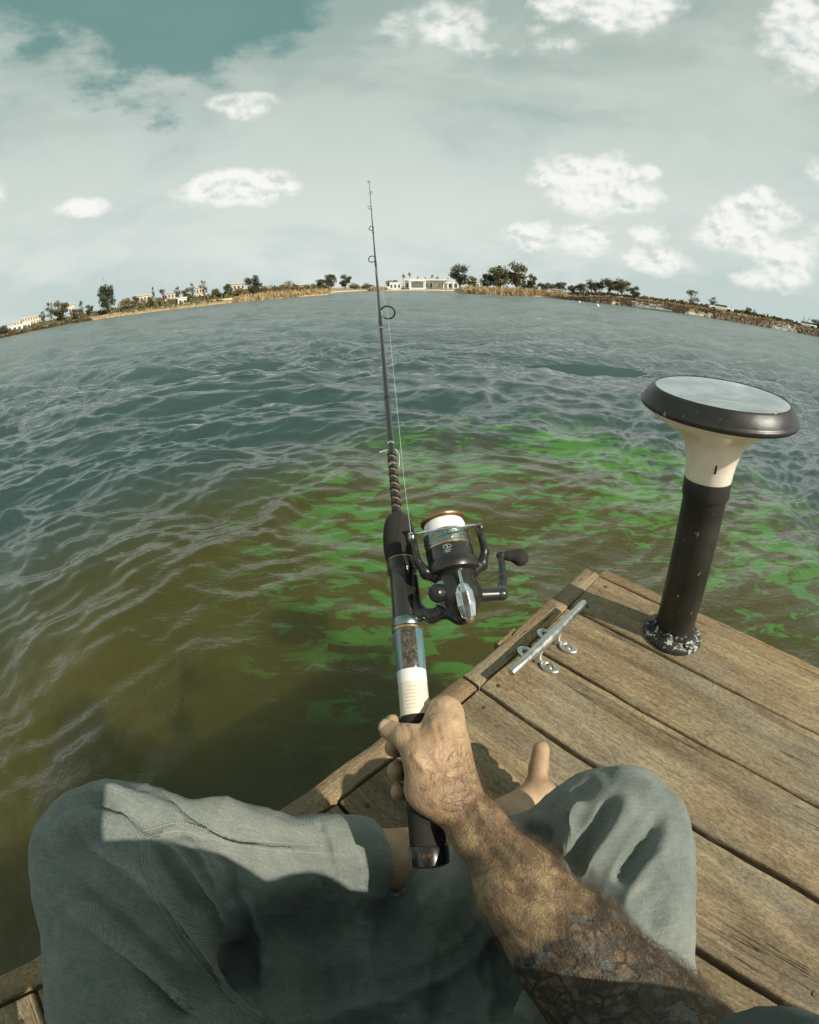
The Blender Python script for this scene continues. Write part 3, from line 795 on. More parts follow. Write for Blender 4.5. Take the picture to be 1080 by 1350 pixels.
# ---- right arm with the gripping hand (fine grid)
def build_hand(f):
    ax = (ELB - WR); ax /= np.linalg.norm(ax)
    wdir = np.cross(ax, E2); wdir /= np.linalg.norm(wdir)
    # forearm: flattened wrist, muscle belly swelling towards the elbow
    A = [WR, WR * .86 + ELB * .14, WR * .62 + ELB * .38, WR * .38 + ELB * .62, WR * .15 + ELB * .85, ELB]
    up = np.cross(wdir, ax); up = up if up[2] > 0 else -up
    f.cone(A[0], A[1], .0172, .0190, .02, (up, 1.15)); f.cone(A[1], A[2], .0190, .0280, .02, (up, 1.08))
    f.cone(A[2], A[3], .0270, .0355, .02); f.cone(A[3], A[4], .0355, .0400, .02); f.cone(A[4], A[5], .0400, .0380, .02)
    f.cone(A[2] + wdir * .006 + up * .004, A[4] + wdir * .010 + up * .006, .022, .031, .02)
    f.cone(ELB, ELB * .55 + SHO_R * .45, .0400, .0450, .03)
    # palm
    mcp = [rpol(.119, .0275, 24), rpol(.098, .0275, 12), rpol(.077, .0262, 2), rpol(.058, .0240, -6)]
    root = [WR + RA * .012 + up * .002, WR + RA * .004 + up * .003, WR - RA * .004 + E2 * -.002, WR - RA * .010 - E2 * .006]
    for a, b in zip(root, mcp): f.cone(a, b, .0150, .0115, .014)
    f.cone(WR, (mcp[1] + mcp[2]) / 2, .0180, .0140, .015)
    # fingers wrapped under the rod, the tips showing on its far side
    frad = [(.0112, .0098, .0086, .0078), (.0115, .0100, .0088, .0080), (.0110, .0096, .0085, .0077), (.0098, .0086, .0076, .0068)]
    tips = []
    for i, (s, fr_) in enumerate(zip((.120, .099, .078, .059), frad)):
        P = [mcp[i], rpol(s - .002, .0310, -48), rpol(s - .003, .0265, -108), rpol(s - .003, .0230, -148 - (4, 8, 5, 0)[i]), rpol(s - .002, .0215, -168 - (2, 10, 6, 0)[i])]
        r0 = (.0112, .0100, .0090, .0082, .0074) if i < 3 else (.0100, .0088, .0079, .0072, .0066)
        for j in range(4): f.cone(P[j], P[j + 1], r0[j], r0[j + 1], .0035 if j else .008)
        f.ball(P[0] + (P[0] - rp(s)) / .035 * .0015, .0108 if i < 3 else .0092, .006)
        tips.append((P[4], P[3]))
    # thumb crossing the top of the grip
    cmc = rp(.052, .010, .0250)
    tm = rp(.0840, .0010, .0315); ti = rp(.0985, -.0110, .0270); tt = rp(.1080, -.0245, .0150)
    f.cone(cmc, tm, .0160, .0140, .014); f.cone(WR, cmc, .0165, .0160, .012); f.cone(rp(.056, -.004, .0235), tm - RA * .01, .0125, .0130, .012); f.cone(cmc, rp(.104, .020, .024), .015, .0125, .012); f.cone(tm, ti, .0118, .0102, .006); f.cone(ti, tt, .0104, .0090, .004)
    f.ball(ti, .0107, .004)
    f.cone(tm, mcp[0], .0125, .0115, .014)                      # web between thumb and index
    f.cone(cmc + E1 * .010, mcp[0] + E2 * .002 - RA * .01, .0160, .0112, .012)
    # tendons
    for i in range(4):
        a = root[i] * .6 + mcp[i] * .4 + E1 * .004 + up * .006; f.cone(a, mcp[i] + E1 * .0035 + E2 * .002, .0080, .0092, .006)
    return tips, (tt, ti)
fA = Field((-.06, -.12, .10), (.27, .34, .42), .0017)
tips, (tt, ti) = build_hand(fA)
VA, QA = fA.mesh(); VA = relax(VA, QA, 1, .4)
# skin creases over the wrist and thumb
VA = sculpt(VA, QA, [([(528, 950), (536, 962), (540, 978)], 3.2, -.0009), ([(545, 955), (552, 966), (556, 980)], 3.5, -.0007), ([(560, 1008), (582, 1012), (606, 1000)], 4, -.0012), ([(566, 1024), (590, 1026), (612, 1012)], 4, -.0010),
                     ([(572, 930), (580, 926), (590, 932)], 5, .0016), ([(566, 940), (574, 938), (584, 944)], 2.6, -.0012), ([(596, 946), (600, 950), (604, 958)], 4, .0016),
                     ([(566, 948), (572, 975), (574, 1004)], 4, .0016), ([(578, 950), (584, 978), (590, 1006)], 3.5, .0013), ([(572, 956), (578, 980), (580, 1000)], 3, -.0013), ([(552, 985), (566, 992), (580, 1012), (600, 1040)], 3.2, .0012), ([(590, 1020), (620, 1050), (640, 1090), (690, 1130)], 3.2, .0014), ([(540, 992), (550, 1004), (560, 1020)], 5, .0016),
                     ([(520, 946), (524, 953), (528, 962)], 2.6, -.0009), ([(532, 946), (534, 956), (538, 966)], 2.6, -.0010), ([(548, 962), (556, 952), (566, 946)], 4, -.0014), ([(560, 960), (575, 972), (584, 990)], 7, .0010), ([(585, 950), (592, 975), (596, 1000)], 5, .0014), ([(598, 955), (603, 980), (606, 998)], 4, -.0010),
                     ([(610, 1040), (670, 1110), (740, 1190)], 9, .0022), ([(600, 1060), (650, 1130), (700, 1200)], 8, -.0015)])

# ---- left foot and shin (fine grid)
fF = Field((-.16, .08, -.03), (.28, .46, .20), .0019)
TOE = atr(711, 990, .655); BALL = atr(703, 1046, .645); HEEL = ANK_L + np.array([-.010, -.035, -.018])
fF.cone(KN_L * .35 + CUFF_L * .65, CUFF_L, .034, .0375, .01); fF.cone(CUFF_L, ANK_L, .0375, .0320, .015)
fd = BALL - ANK_L; fd /= np.linalg.norm(fd); fside = np.cross(fd, [0, 0, 1.0]); fside /= np.linalg.norm(fside)
if fside[0] < 0: fside = -fside
MID = ANK_L * .5 + BALL * .5
fF.cone(ANK_L, MID, .0320, .0245, .02); fF.cone(MID, BALL, .0245, .0185, .014)
fF.cone(ANK_L, HEEL, .030, .028, .02); fF.cone(HEEL, BALL + fside * .012 - np.array([0, 0, .010]), .026, .014, .02)
fF.ball(ANK_L + np.array([0, .012, .026]), .012, .015)      # ankle bone
fF.ball(BALL + np.array([.008, -.006, .002]), .0205, .008)
tmid = BALL * .42 + TOE * .58
fF.cone(BALL, tmid, .0148, .0125, .006); fF.cone(tmid, TOE, .0125, .0118, .005)
down = np.array([0, 0, -1.0])
toes = []
for i in range(1, 5):
    b0 = BALL + down * (.016 * i) + fside * (.006 * i) - fd * (.004 * i); e0 = TOE + down * (.0155 * i) + fside * (.005 * i) - (TOE - BALL) * (.13 * i)
    fF.cone(MID + down * .010 * i, b0, .016, .011, .012); m0 = (b0 + e0) / 2 + fside * .003
    fF.cone(b0, m0, .0092, .0075, .004); fF.cone(m0, e0, .0075, .0078, .003); toes.append(e0)
VF, QF = fF.mesh(); VF = relax(VF, QF, 1, .4)

# ---- everything else of the body (coarser; mostly under the clothes or behind the lens)
HEAD = np.array([0, -.128, .690])
fB = Field((-.42, -.52, -.02), (.36, .36, .86), .0046)
PEL = np.array([0, -.27, .13]); CH = np.array([0, -.195, .42])
for s, hp, kn, an in ((-1, HIP_L, KN_L, ANK_L), (1, HIP_R, KN_R, ANK_R)):
    cfp = CUFF_L if s < 0 else CUFF_R; fB.cone(hp, kn, .066, .040, .02); fB.cone(kn, cfp, .040, .036, .01); fB.cone(cfp, an, .036, .029, .01)
fB.cone(PEL - [.06, 0, 0], PEL + [.06, 0, 0], .09, .09, .05); fB.cone(PEL, CH, .105, .115, .06, ((0, 1, 0), 1.25))
fB.cone(SHO_L, SHO_R, .052, .052, .05); fB.cone(CH, [0, -.165, .55], .07, .052, .05); fB.cone([0, -.165, .53], HEAD, .053, .056, .03)
fB.cone(SHO_R, ELB, .048, .040, .03); EL_L = np.array([-.285, -.235, .245]); WR_L = np.array([-.255, -.290, .045])
fB.cone(SHO_L, EL_L, .048, .040, .03); fB.cone(EL_L, WR_L, .040, .026, .02)
for i in range(5):
    an = math.radians(150 - i * 28); dd = np.array([math.cos(an), math.sin(an), 0]); k0 = WR_L + dd * .055 - [0, 0, .022]
    fB.cone(WR_L - [0, 0, .012], k0, .018, .011, .015); fB.cone(k0, WR_L + dd * (.098 if i < 4 else .08) - [0, 0, .032], .0105, .008, .004)
# right foot tucked under the left shin
RT = ANK_R + np.array([-.11, .03, -.012]); fB.cone(ANK_R, RT, .032, .024, .02); fB.cone(ANK_R, ANK_R + np.array([.02, -.035, -.008]), .030, .026, .02)
for i in range(5): fB.cone(RT + [.01, -.026 + .012 * i, 0], RT + [-.045 + .003 * i, -.028 + .0135 * i, -.006], .011, .0085, .003)
# head
fB.ball(HEAD + [0, -.012, .025], .094, .02, ((1, 0, 0), 1.18)); fB.cone(HEAD + [0, .035, .0], HEAD + [0, .044, -.062], .055, .034, .04, ((1, 0, 0), 1.05))
fB.ball(HEAD + [0, .050, -.078], .022, .02); fB.cone(HEAD + [0, .078, .030], HEAD + [0, .096, -.012], .008, .0135, .012)
for s in (-1, 1):
    fB.ball(HEAD + [s * .013, .086, -.014], .008, .006); fB.ball(HEAD + [s * .031, .087, .026], .015, .008, sub=True); fB.ball(HEAD + [s * .031, .070, .026], .0135, .003)
    fB.cone(HEAD + [s * .012, .083, .044], HEAD + [s * .045, .072, .044], .007, .006, .01); fB.ball(HEAD + [s * .040, .060, -.010], .020, .02)
    fB.cone(HEAD + [s * .080, -.012, .036], HEAD + [s * .078, -.008, -.012], .014, .009, .006, ((1, 0, 0), 1.9)); fB.ball(HEAD + [s * .088, -.006, .014], .008, .006, sub=True)
fB.cone(HEAD + [-.022, .085, -.045], HEAD + [.022, .085, -.045], .0065, .0065, .004); fB.cone(HEAD + [-.018, .084, -.058], HEAD + [.018, .084, -.058], .008, .008, .004)
VB, QB = fB.mesh(); VB = relax(VB, QB, 2)
n1, n2 = len(VB), len(VB) + len(VA)
body = pobj('body', np.concatenate([VB, VA, VF]), np.concatenate([QB, QA + n1, QF + n2]), SKIN)

# nails
NAIL = simple('nail', (.46, .35, .25), .3, coat=.4, var=.08)
def nail(tip, prev, out, w, l, name='fingernail'):
    a = tip - prev; a /= np.linalg.norm(a); out = np.array(out, float); out -= a * (out @ a); out /= np.linalg.norm(out)
    M = np.stack([np.cross(a, out), a, out], 1); V = []; F = []; n = 9
    for i in range(n):
        for j in range(n):
            x = (i / (n - 1) - .5) * 2; y = (j / (n - 1) - .5) * 2
            ww = w * (1 - .22 * max(0, -y) ** 2) * (1 - .25 * max(0, y) ** 3)
            V.append((x * ww, y * l - (.0035 if name == 'fingernail' and w < .006 else -.001), -.55 * w * x * x - .0012 * y * y))
    for i in range(n - 1):
        for j in range(n - 1): F.append((i * n + j, (i + 1) * n + j, (i + 1) * n + j + 1, i * n + j + 1))
    V = np.array(V) @ M.T
    c = tip
    o = pobj(name, V + c, F, NAIL); md = o.modifiers.new('solid', 'SOLIDIFY'); md.thickness = .0006; md.offset = 1
    return o
def to_eye(p): d = np.array([0, 0, H]) - p; return d / np.linalg.norm(d)
od = -E1 * .9 + E2 * .35; od /= np.linalg.norm(od)
nail(tt + (-E1 * .25 + E2 * 1.0) / 1.03 * .0078 + RA * .001, ti, -E1 * .25 + E2, .0066, .0070)
for (tp, pv), i in zip(tips, range(4)):
    o_ = tp - rp(float((tp - ROD0) @ RA)); o_ /= np.linalg.norm(o_)
    nail(tp + o_ * .0056, pv, o_, .0046, .0048)
for e0 in toes: nail(e0 + np.array([-.5, .84, .0]) * .0070, e0 - (TOE - BALL) * .5, (-.5, .84, .0), .0045, .004, 'toenail')
# eyes
EYEM = simple('eye_white', (.75, .72, .68), .15); IRIS = simple('brown_iris', (.06, .035, .02), .1)
for s in (-1, 1):
    c = HEAD + np.array([s * .031, .0715, .026]); mb = MB(); mb.lathe([(.0001 + .0125 * math.sin(a), .0125 * math.cos(a)) for a in np.linspace(0, math.pi, 12)], 20, c=c - POFF); e = mb.build('eye', EYEM, person, True)
    mb = MB(); mb.lathe([(.0001, .0008), (.0055, 0), (.0055, -.002)], 16, frame((0, 1, 0)), c=c - POFF + [0, .0124, 0]); mb.build('iris', IRIS, e, True)

# ---- jeans
fJ = Field((-.40, -.42, -.02), (.36, .36, .36), .0027)
for hp, kn, cf in ((HIP_L, KN_L, CUFF_L), (HIP_R, KN_R, CUFF_R)):
    g = Field((-.40, -.42, -.02), (.36, .36, .36), .0027)
    g.cone(hp, hp * .5 + kn * .5, .092, .078, .03); g.cone(hp * .5 + kn * .5, kn, .078, .0630, .03)
    kk = kn * .55 + cf * .45; d = cf - kn; d /= np.linalg.norm(d)
    g.cone(kn, kk, .0620, .0550, .035); g.cone(kk, cf - d * .03, .0550, .0480, .03)
    cb_ = frame(d); Rr = np.array([1, 1, 1])
    g.cone(cf - d * .046, cf - d * .002, .0548, .0525, .0015); g.cone(cf - d * .052, cf - d * .051, .0535, .0535, .001)
    # flat end: cut with a big ball-ended cylinder beyond the hem, then hollow the leg opening
    g.cone(cf + d * .12, cf + d * .24, .118, .118, .0015, sub=True)
    g.cone(cf - d * .016, cf + d * .12, .0445, .0460, .003, sub=True)
    m_ = g.a; kq = .022; hh = np.clip(.5 + .5 * (fJ.a - m_) / kq, 0, 1); fJ.a = (fJ.a * (1 - hh) + m_ * hh - kq * hh * (1 - hh)).astype(np.float32)
fJ.cone(PEL - [.05, 0, 0], PEL + [.05, 0, 0], .118, .118, .05)
fJ.cone([-.10, -.12, .075], [-.105, .05, .055], .095, .085, .05); fJ.ball(atz(297, 1253, .045), .060, .05); fJ.cone([-.14, -.02, .06], [-.09, .10, .05], .07, .055, .04); fJ.cone([.10, -.12, .075], [.06, .06, .05], .085, .065, .05); fJ.cone([0, -.16, .10], [-.005, .03, .055], .10, .075, .05)
for hp in (HIP_L, HIP_R): fJ.cone(hp + [0, -.05, 0], hp, .095, .095, .05)
VJ, QJ = fJ.mesh(); VJ = relax(VJ, QJ, 1, .5)
z = lambda L: [(x / 2, 900 + y / 2) for x, y in L]              # left-leg folds
r_ = lambda L: [(440 + x / 2, 850 + y / 2) for x, y in L]       # right-leg folds
folds = [
    (z([(215, 285), (300, 318), (380, 362), (420, 392)]), 6, -.0050), (z([(240, 262), (330, 290), (420, 330), (500, 378)]), 9, .0040), (z([(425, 295), (500, 335), (580, 385), (650, 408), (740, 420)]), 6, -.0055),
    (z([(470, 290), (600, 330), (730, 380), (830, 400)]), 13, .0035),
    (z([(385, 400), (440, 440), (490, 500), (560, 600), (590, 660)]), 8, .0055), (z([(400, 395), (430, 470), (480, 545), (540, 610)]), 5, -.0048), (z([(560, 430), (600, 480), (612, 545), (610, 600)]), 5, -.0055), (z([(455, 400), (520, 460), (560, 540), (570, 600)]), 7, .0042),
    (z([(180, 300), (200, 400), (300, 480), (420, 600), (560, 760), (700, 880)]), 11, .0045), (z([(150, 560), (250, 660), (400, 780), (560, 880)]), 10, .0050), (z([(170, 500), (300, 620), (440, 750), (600, 860)]), 9, -.0050),
    (z([(640, 540), (650, 600), (680, 690), (690, 780)]), 7, .0055), (z([(700, 720), (690, 770), (670, 800)]), 5, .0060), (z([(660, 440), (640, 520), (650, 600)]), 9, -.0030), (z([(838, 372), (856, 420), (868, 490), (876, 570)]), 3.0, -.0060),
    (z([(880, 452), (905, 436), (935, 430), (955, 432)]), 2.2, -.0016),
    # inseam and its rib
    (z([(375, 400), (470, 378), (560, 402), (700, 428), (845, 440)]), 3.6, .0030), (z([(375, 415), (470, 395), (560, 418), (700, 444), (845, 456)]), 2.2, -.0018),
    (z([(372, 400), (378, 480), (420, 580), (500, 710), (640, 860), (720, 900)]), 3.6, .0026),
    # right leg
    (r_([(862, 425), (858, 460), (800, 545), (735, 640)]), 7, -.0095), (r_([(885, 470), (835, 560), (770, 660), (740, 730)]), 13, .0050), (r_([(735, 400), (700, 470), (640, 560), (600, 620)]), 9, -.0090), (r_([(780, 380), (750, 450), (690, 540), (640, 620)]), 13, .0060),
    (r_([(690, 350), (650, 385), (590, 410), (520, 460)]), 8, -.0060), (r_([(655, 400), (625, 450), (612, 520), (590, 560)]), 7, .0075), (r_([(600, 440), (614, 500), (604, 550)]), 3.4, -.0045), (r_([(640, 380), (560, 430), (500, 500)]), 9, .0050),
    (r_([(720, 330), (800, 350), (850, 400)]), 12, .0030), (r_([(560, 480), (540, 540), (560, 600)]), 7, -.0060), (r_([(900, 640), (850, 700), (820, 760)]), 12, -.0040), (r_([(830, 520), (870, 600), (890, 700)]), 14, .0030),
]
VJ = relax(sculpt(VJ, QJ, folds), QJ, 2, .5)
# soft overall unevenness of the cloth
NJ = vnormals(VJ, QJ)
cl = np.zeros(len(VJ)); rr = np.random.default_rng(3)
for _ in range(46):
    k = rr.normal(0, 1, 3); k *= (30 + 95 * rr.random()) / np.linalg.norm(k); cl += np.sin(VJ @ k + rr.random() * 6.28) * (38 / np.linalg.norm(k))
cr_ = np.zeros(len(VJ))
for q in range(12):
    k = rr.normal(0, 1, 3) * [1, 1, .6]; k *= (70 + 110 * rr.random()) / np.linalg.norm(k); w_ = VJ @ k + 1.6 * np.sin(VJ @ rr.normal(0, 22, 3)) + rr.random() * 6
    cr_ += (1 - 2 * np.abs(np.sin(.5 * w_))) ** 2 * np.sign(1 - 2 * np.abs(np.sin(.5 * w_))) * np.clip(np.sin(VJ @ rr.normal(0, 16, 3)) + .2, 0, 1)
lapw = sstep(.20, .05, np.hypot(VJ[:, 0] + .01, VJ[:, 1] - .0))
lf = np.zeros(len(VJ))
for q in range(14):
    k = np.array([rr.normal(0, 1), rr.normal(0, .45), rr.normal(0, .5)]); k *= (50 + 60 * rr.random()) / np.linalg.norm(k); lf += (1 - 2 * np.abs(np.sin(.5 * (VJ @ k) + rr.random() * 6 + 1.2 * np.sin(VJ @ k[::-1] * .4)))) * .35
VJ = VJ + NJ * (cl * .00026 + lapw * lf * .0110 + cr_ * .00085)[:, None]
jeans = pobj('jeans', VJ, QJ, DENIM)
# stitched seam threads on the left leg and cuff
from mathutils.bvhtree import BVHTree
bvJ = BVHTree.FromPolygons([Vector(v) for v in VJ], [tuple(q) for q in QJ.tolist()])
def stitches(L, name='stitch_row', every=4.2, lift=.0004, rad=.00042):
    L = catmull(L, 14); seg = np.linalg.norm(np.diff(L, axis=0), axis=1); cum = np.concatenate([[0], np.cumsum(seg)]); mb = MB(); any_ = False
    for s in np.arange(0, cum[-1] - every, every):
        pts = []
        for u in (s, s + every * .62):
            q = np.array([np.interp(u, cum, L[:, 0]), np.interp(u, cum, L[:, 1])]); d = Vector(px_ray(*q)); h = bvJ.ray_cast(Vector((0, 0, H)), d)
            if h[0] is None: break
            pts.append(np.array(h[0]) + np.array(h[1]) * (lift if h[1].dot(d) < 0 else -lift))
        if len(pts) == 2 and np.linalg.norm(pts[0] - pts[1]) < .02: mb.tube([pts[0] - POFF, pts[1] - POFF], rad, 5); any_ = True
    if any_: mb.build(name, STITCH, jeans, True, kind='stuff')
for o_ in (-5, 5):
    stitches([(188, 1098 + o_), (235, 1088 + o_), (280, 1100 + o_), (350, 1113 + o_), (424, 1119 + o_)])
    stitches([(187 + o_, 1102), (190 + o_, 1140), (212 + o_, 1192), (252 + o_, 1256), (322 + o_, 1330), (362 + o_, 1352)])
stitches([(442, 1122), (455, 1116), (470, 1113), (478, 1116)]); stitches([(738, 1072), (747, 1098), (744, 1124)])

# ---- shirt
fS = Field((-.36, -.50, .02), (.32, .20, .62), .0050)
fS.cone(PEL + [0, .05, .04], CH + [0, .03, 0], .165, .155, .06, ((0, 1, 0), 1.05)); fS.cone(SHO_L, SHO_R, .068, .068, .05); fS.cone(CH, [0, -.17, .51], .09, .066, .05)
ub = SHO_R * .34 + ELB * .66; fS.cone(SHO_R, ub, .062, .058, .03); ul = SHO_L * .35 + EL_L * .65; fS.cone(SHO_L, ul, .062, .060, .03)
for a, b in ((SHO_R, ub), (SHO_L, ul)):
    d = (b - a) / np.linalg.norm(b - a); fS.cone(b - d * .01, b + d * .1, .052, .052, .004, sub=True)
VS, QS = fS.mesh(); VS = relax(VS, QS, 2)
NS = vnormals(VS, QS); cs = np.zeros(len(VS))
for _ in range(30):
    k = rr.normal(0, 1, 3); k *= (25 + 60 * rr.random()) / np.linalg.norm(k); cs += np.sin(VS @ k + rr.random() * 6.28) * (30 / np.linalg.norm(k))
VS = VS + NS * (cs * .0006)[:, None]
pobj('shirt', VS, QS, simple('dusty_dark_shirt', (.055, .072, .068), .9, var=.2, scale=60, bump=.002))
# ---- head hair and beard
fH = Field((-.14, -.28, .58), (.14, .01, .84), .0042)
fH.ball(HEAD + [0, -.020, .034], .101, .01, ((1, 0, 0), 1.16)); fH.ball(HEAD + [0, -.055, .0], .082, .03); fH.cone(HEAD + [-.10, .11, -.02], HEAD + [.10, .11, -.02], .085, .085, .006, sub=True)
for s in (-1, 1): fH.cone(HEAD + [s * .082, .004, .03], HEAD + [s * .082, 0, -.03], .026, .026, .006, sub=True)
VH, QH = fH.mesh(); NH = vnormals(VH, QH); VH = VH + NH * (rr.normal(0, .0022, len(VH)))[:, None]
HAIRM = simple('dark_curly_hair', (.035, .024, .016), .6, scale=300, var=.5, bump=.002)
pobj('hair', VH, QH, HAIRM)

# ---- arm hair: thin tapering strands lying along the forearm
def strands(V, Q, mask, n, length, lie, name, rad=.00010, seed=5, spread=.5):
    r = np.random.default_rng(seed); N = vnormals(V, Q); C = V[Q].mean(1); CN = N[Q].mean(1); w = mask(C, CN); w = w / w.sum()
    idx = r.choice(len(Q), n, p=w); P = []; F = []; k = 0; VV = []
    for i in idx:
        p = C[i] + r.normal(0, .0006, 3); nn = CN[i] / np.linalg.norm(CN[i]); d = lie(p) + r.normal(0, spread, 3); d -= nn * (d @ nn); d /= np.linalg.norm(d)
        L = length * (.5 + r.random()); bend = .55 + .3 * r.random(); side = np.cross(d, nn)
        p0 = p - nn * .0005; p1 = p + d * L * .45 + nn * L * .30 * bend; p2 = p + d * L + nn * L * .34 * bend + side * L * r.normal(0, .18)
        for q, rd in ((p0, rad), (p1, rad * .8)):
            VV += [q + side * rd, q - side * rd * .5 + nn * rd * .8, q - side * rd * .5 - nn * rd * .8]
        VV.append(p2); F += [(k, k + 1, k + 4), (k, k + 4, k + 3), (k + 1, k + 2, k + 5), (k + 1, k + 5, k + 4), (k + 2, k, k + 3), (k + 2, k + 3, k + 5), (k + 3, k + 4, k + 6), (k + 4, k + 5, k + 6), (k + 5, k + 3, k + 6)]; k += 7
    return pobj(name, np.array(VV), np.array(F), simple('arm_hair_' + name if 0 else 'body_hair', (.13, .085, .048), .45, var=.3), kind='stuff')
axA = (ELB - WR); LAm = np.linalg.norm(axA); axA /= LAm
def armmask(C, CN):
    t = (C - WR) @ axA; e = (np.array([0, 0, H]) - C); e /= np.linalg.norm(e, axis=1)[:, None]
    side = CN @ (E1 * .7 + E2 * .6)
    return sstep(-.035, .02, t) * sstep(LAm * 1.05, LAm * .9, t) * (.20 + sstep(-.1, .5, side)) * (np.einsum('ij,ij->i', CN, e) > -.3)
strands(VA, QA, armmask, 3400, .0125, lambda p: -axA * .35 + np.cross(axA, E2) * -.75, 'arm_hair', seed=5)
# ------------------------------------------------------------------ fishing rod with spinning reel
RM = frame(RA, E1)          # columns: right of rod, E2-ish, along rod
if RM[:, 1] @ E2 < 0: RM[:, 1] *= -1
rod = empty('fishing_rod', tuple(ROD0), 0, label='black fishing rod with spinning reel held out over the water', cat='fishing rod')
def rl(name, prof, mat, seg=28, parent=None, caps=True):
    mb = MB(); P = np.array([RA * z for r, z in prof]); mb.tube(P, [r for r, z in prof], seg, caps); return mb.build(name, mat, parent or rod, True)
def gloss(name, col, rough, coat=.6, var=.15):
    return simple(name, col, rough, coat=coat, var=var, scale=40)
FOAM = simple('black_foam_grip', (.019, .016, .012), .85, bump=.0006, scale=700, var=.25)
GRAPH = gloss('black_gloss_graphite', (.022, .020, .016), .25)
SATIN = gloss('satin_black_reel', (.016, .0145, .012), .30, .35)
GOLD = chrome('pale_gold_trim', (.62, .45, .25), .28)
COPPER = chrome('copper_trim', (.42, .27, .16), .30)
CHROME = chrome('polished_chrome', (.72, .76, .76), .12)
TEAL = chrome('blue_grey_spool_metal', (.26, .36, .37), .28)
WHITE = simple('white_label', (.78, .76, .72), .35, coat=.5, var=.05)
CREAM = simple('cream_label', (.72, .64, .50), .4, coat=.5, var=.08)
GREYT = simple('grey_print', (.28, .25, .20), .5)
# butt grip, cap and its gold marks
rl('butt_grip', [(.0135, .003), (.0152, .006), (.0152, .03), (.0143, .06), (.0136, .115), (.0134, .121)], FOAM)
rl('butt_cap', [(.0120, -.008), (.0160, -.006), (.0166, -.001), (.0166, .008), (.0158, .010)], SATIN)
tb = to_eye(ROD0); tb = tb - RA * (tb @ RA); tb /= np.linalg.norm(tb); ts_ = np.cross(RA, tb); ts_ = ts_ if ts_ @ E1 > 0 else -ts_
def seg_digit(mb, ch, cx, sgap):       # strokes of a small printed digit on the cap
    S = {'8': 'abcdefg', '1': 'bc', '5': 'afgcd'}[ch]; w, h = .0016, .0030
    P = {'a': ((0, h), (w, h)), 'b': ((w, h), (w, h / 2)), 'c': ((w, h / 2), (w, 0)), 'd': ((0, 0), (w, 0)), 'e': ((0, 0), (0, h / 2)), 'f': ((0, h / 2), (0, h)), 'g': ((0, h / 2), (w, h / 2))}
    for k in S:
        pts = []
        for x, y in P[k]:
            xx = cx + x; pts.append(ts_ * xx + tb * math.sqrt(max(1e-9, .0168 ** 2 - xx * xx)) + RA * (.001 + y + sgap))
        mb.tube(pts, .00032, 4)
mb = MB()
for ch, cx in (('5', -.0075), ('8', -.0046), ('1', -.0022), ('8', .0006)): seg_digit(mb, ch, cx, 0)
mb.build('cap_marks', GOLD, rod)
# lower handle: white label, clear sleeve over dark cork, gold ring
rl('cream_label_band', [(.01365, .1212), (.0137, .1220), (.0137, .1515)], CREAM)
rl('white_label_band', [(.0138, .1515), (.01385, .1516), (.01385, .1635)], WHITE)
mb = MB()
for k in range(7):
    sx = .127 + k * .0032; L = (.011, .009, .012, .010, .012, .008, .006)[k]
    pts = [ts_ * x + tb * math.sqrt(.01378 ** 2 - x * x) + RA * sx for x in np.linspace(-L * .75, L * .55, 7)]
    mb.tube(pts, .00022, 4)
mb.build('label_print_lines', GREYT, rod)
mS, t, b = material('clear_lacquered_handle')
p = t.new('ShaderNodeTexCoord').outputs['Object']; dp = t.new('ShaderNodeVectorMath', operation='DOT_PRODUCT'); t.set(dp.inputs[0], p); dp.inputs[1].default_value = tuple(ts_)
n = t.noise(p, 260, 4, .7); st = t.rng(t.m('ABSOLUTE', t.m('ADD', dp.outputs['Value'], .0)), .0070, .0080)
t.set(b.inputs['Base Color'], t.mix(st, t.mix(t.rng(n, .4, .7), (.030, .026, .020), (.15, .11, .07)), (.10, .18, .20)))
b.inputs['Roughness'].default_value = .18; b.inputs['Coat Weight'].default_value = 1; b.inputs['Coat Roughness'].default_value = .04
rl('lacquered_sleeve', [(.0137, .1635), (.0142, .165), (.0146, .180), (.0148, .200), (.0147, .2035)], mS)
rl('gold_ring', [(.0148, .2035), (.0156, .2042), (.0157, .2062), (.0150, .207)], GOLD)
# reel seat, slightly fatter under the reel foot
rl('reel_seat', [(.0146, .207), (.0148, .210), (.0138, .225), (.0136, .250), (.0138, .268), (.0150, .270)], GRAPH)
rl('seat_sleeve', [(.0140, .207), (.0150, .2085), (.0147, .216), (.0140, .2175)], TEAL)
rl('copper_ring', [(.0153, .283), (.0160, .2836), (.0160, .2850), (.0155, .2856)], COPPER)
rl('locking_nut', [(.0150, .270), (.0158, .272), (.0158, .280), (.0155, .283)], SATIN)
rl('foregrip', [(.0153, .2856), (.0170, .290), (.0183, .300), (.0182, .318), (.0165, .332), (.0140, .340), (.0095, .3455), (.0075, .3465)], FOAM)
# blank: straight below, easing into a light bend at the tip
ts = np.linspace(.345, ROD_L, 60)
rb = np.interp(ts, [.345, .48, .8, 1.2, ROD_L], [.0050, .0045, .0033, .0021, .0009])
mb = MB(); mb.tube(np.array([RA * s for s in ts]), rb, 14); mb.build('blank', GRAPH, rod, True)
# diamond wrap above the foregrip: beads of thread
for k in range(17):
    s = .352 + k * .0058; r = float(np.interp(s, ts, rb))
    mb = MB(); mb.ring(RA * s, RA + E1 * .35, r + .0003, .0013, 18, 6); mb.build('thread_wrap', simple('tan_thread', (.20, .13, .075), .5) if k == 1 else (bpy.data.materials['tan_thread'] if k % 2 else SATIN), rod, True)
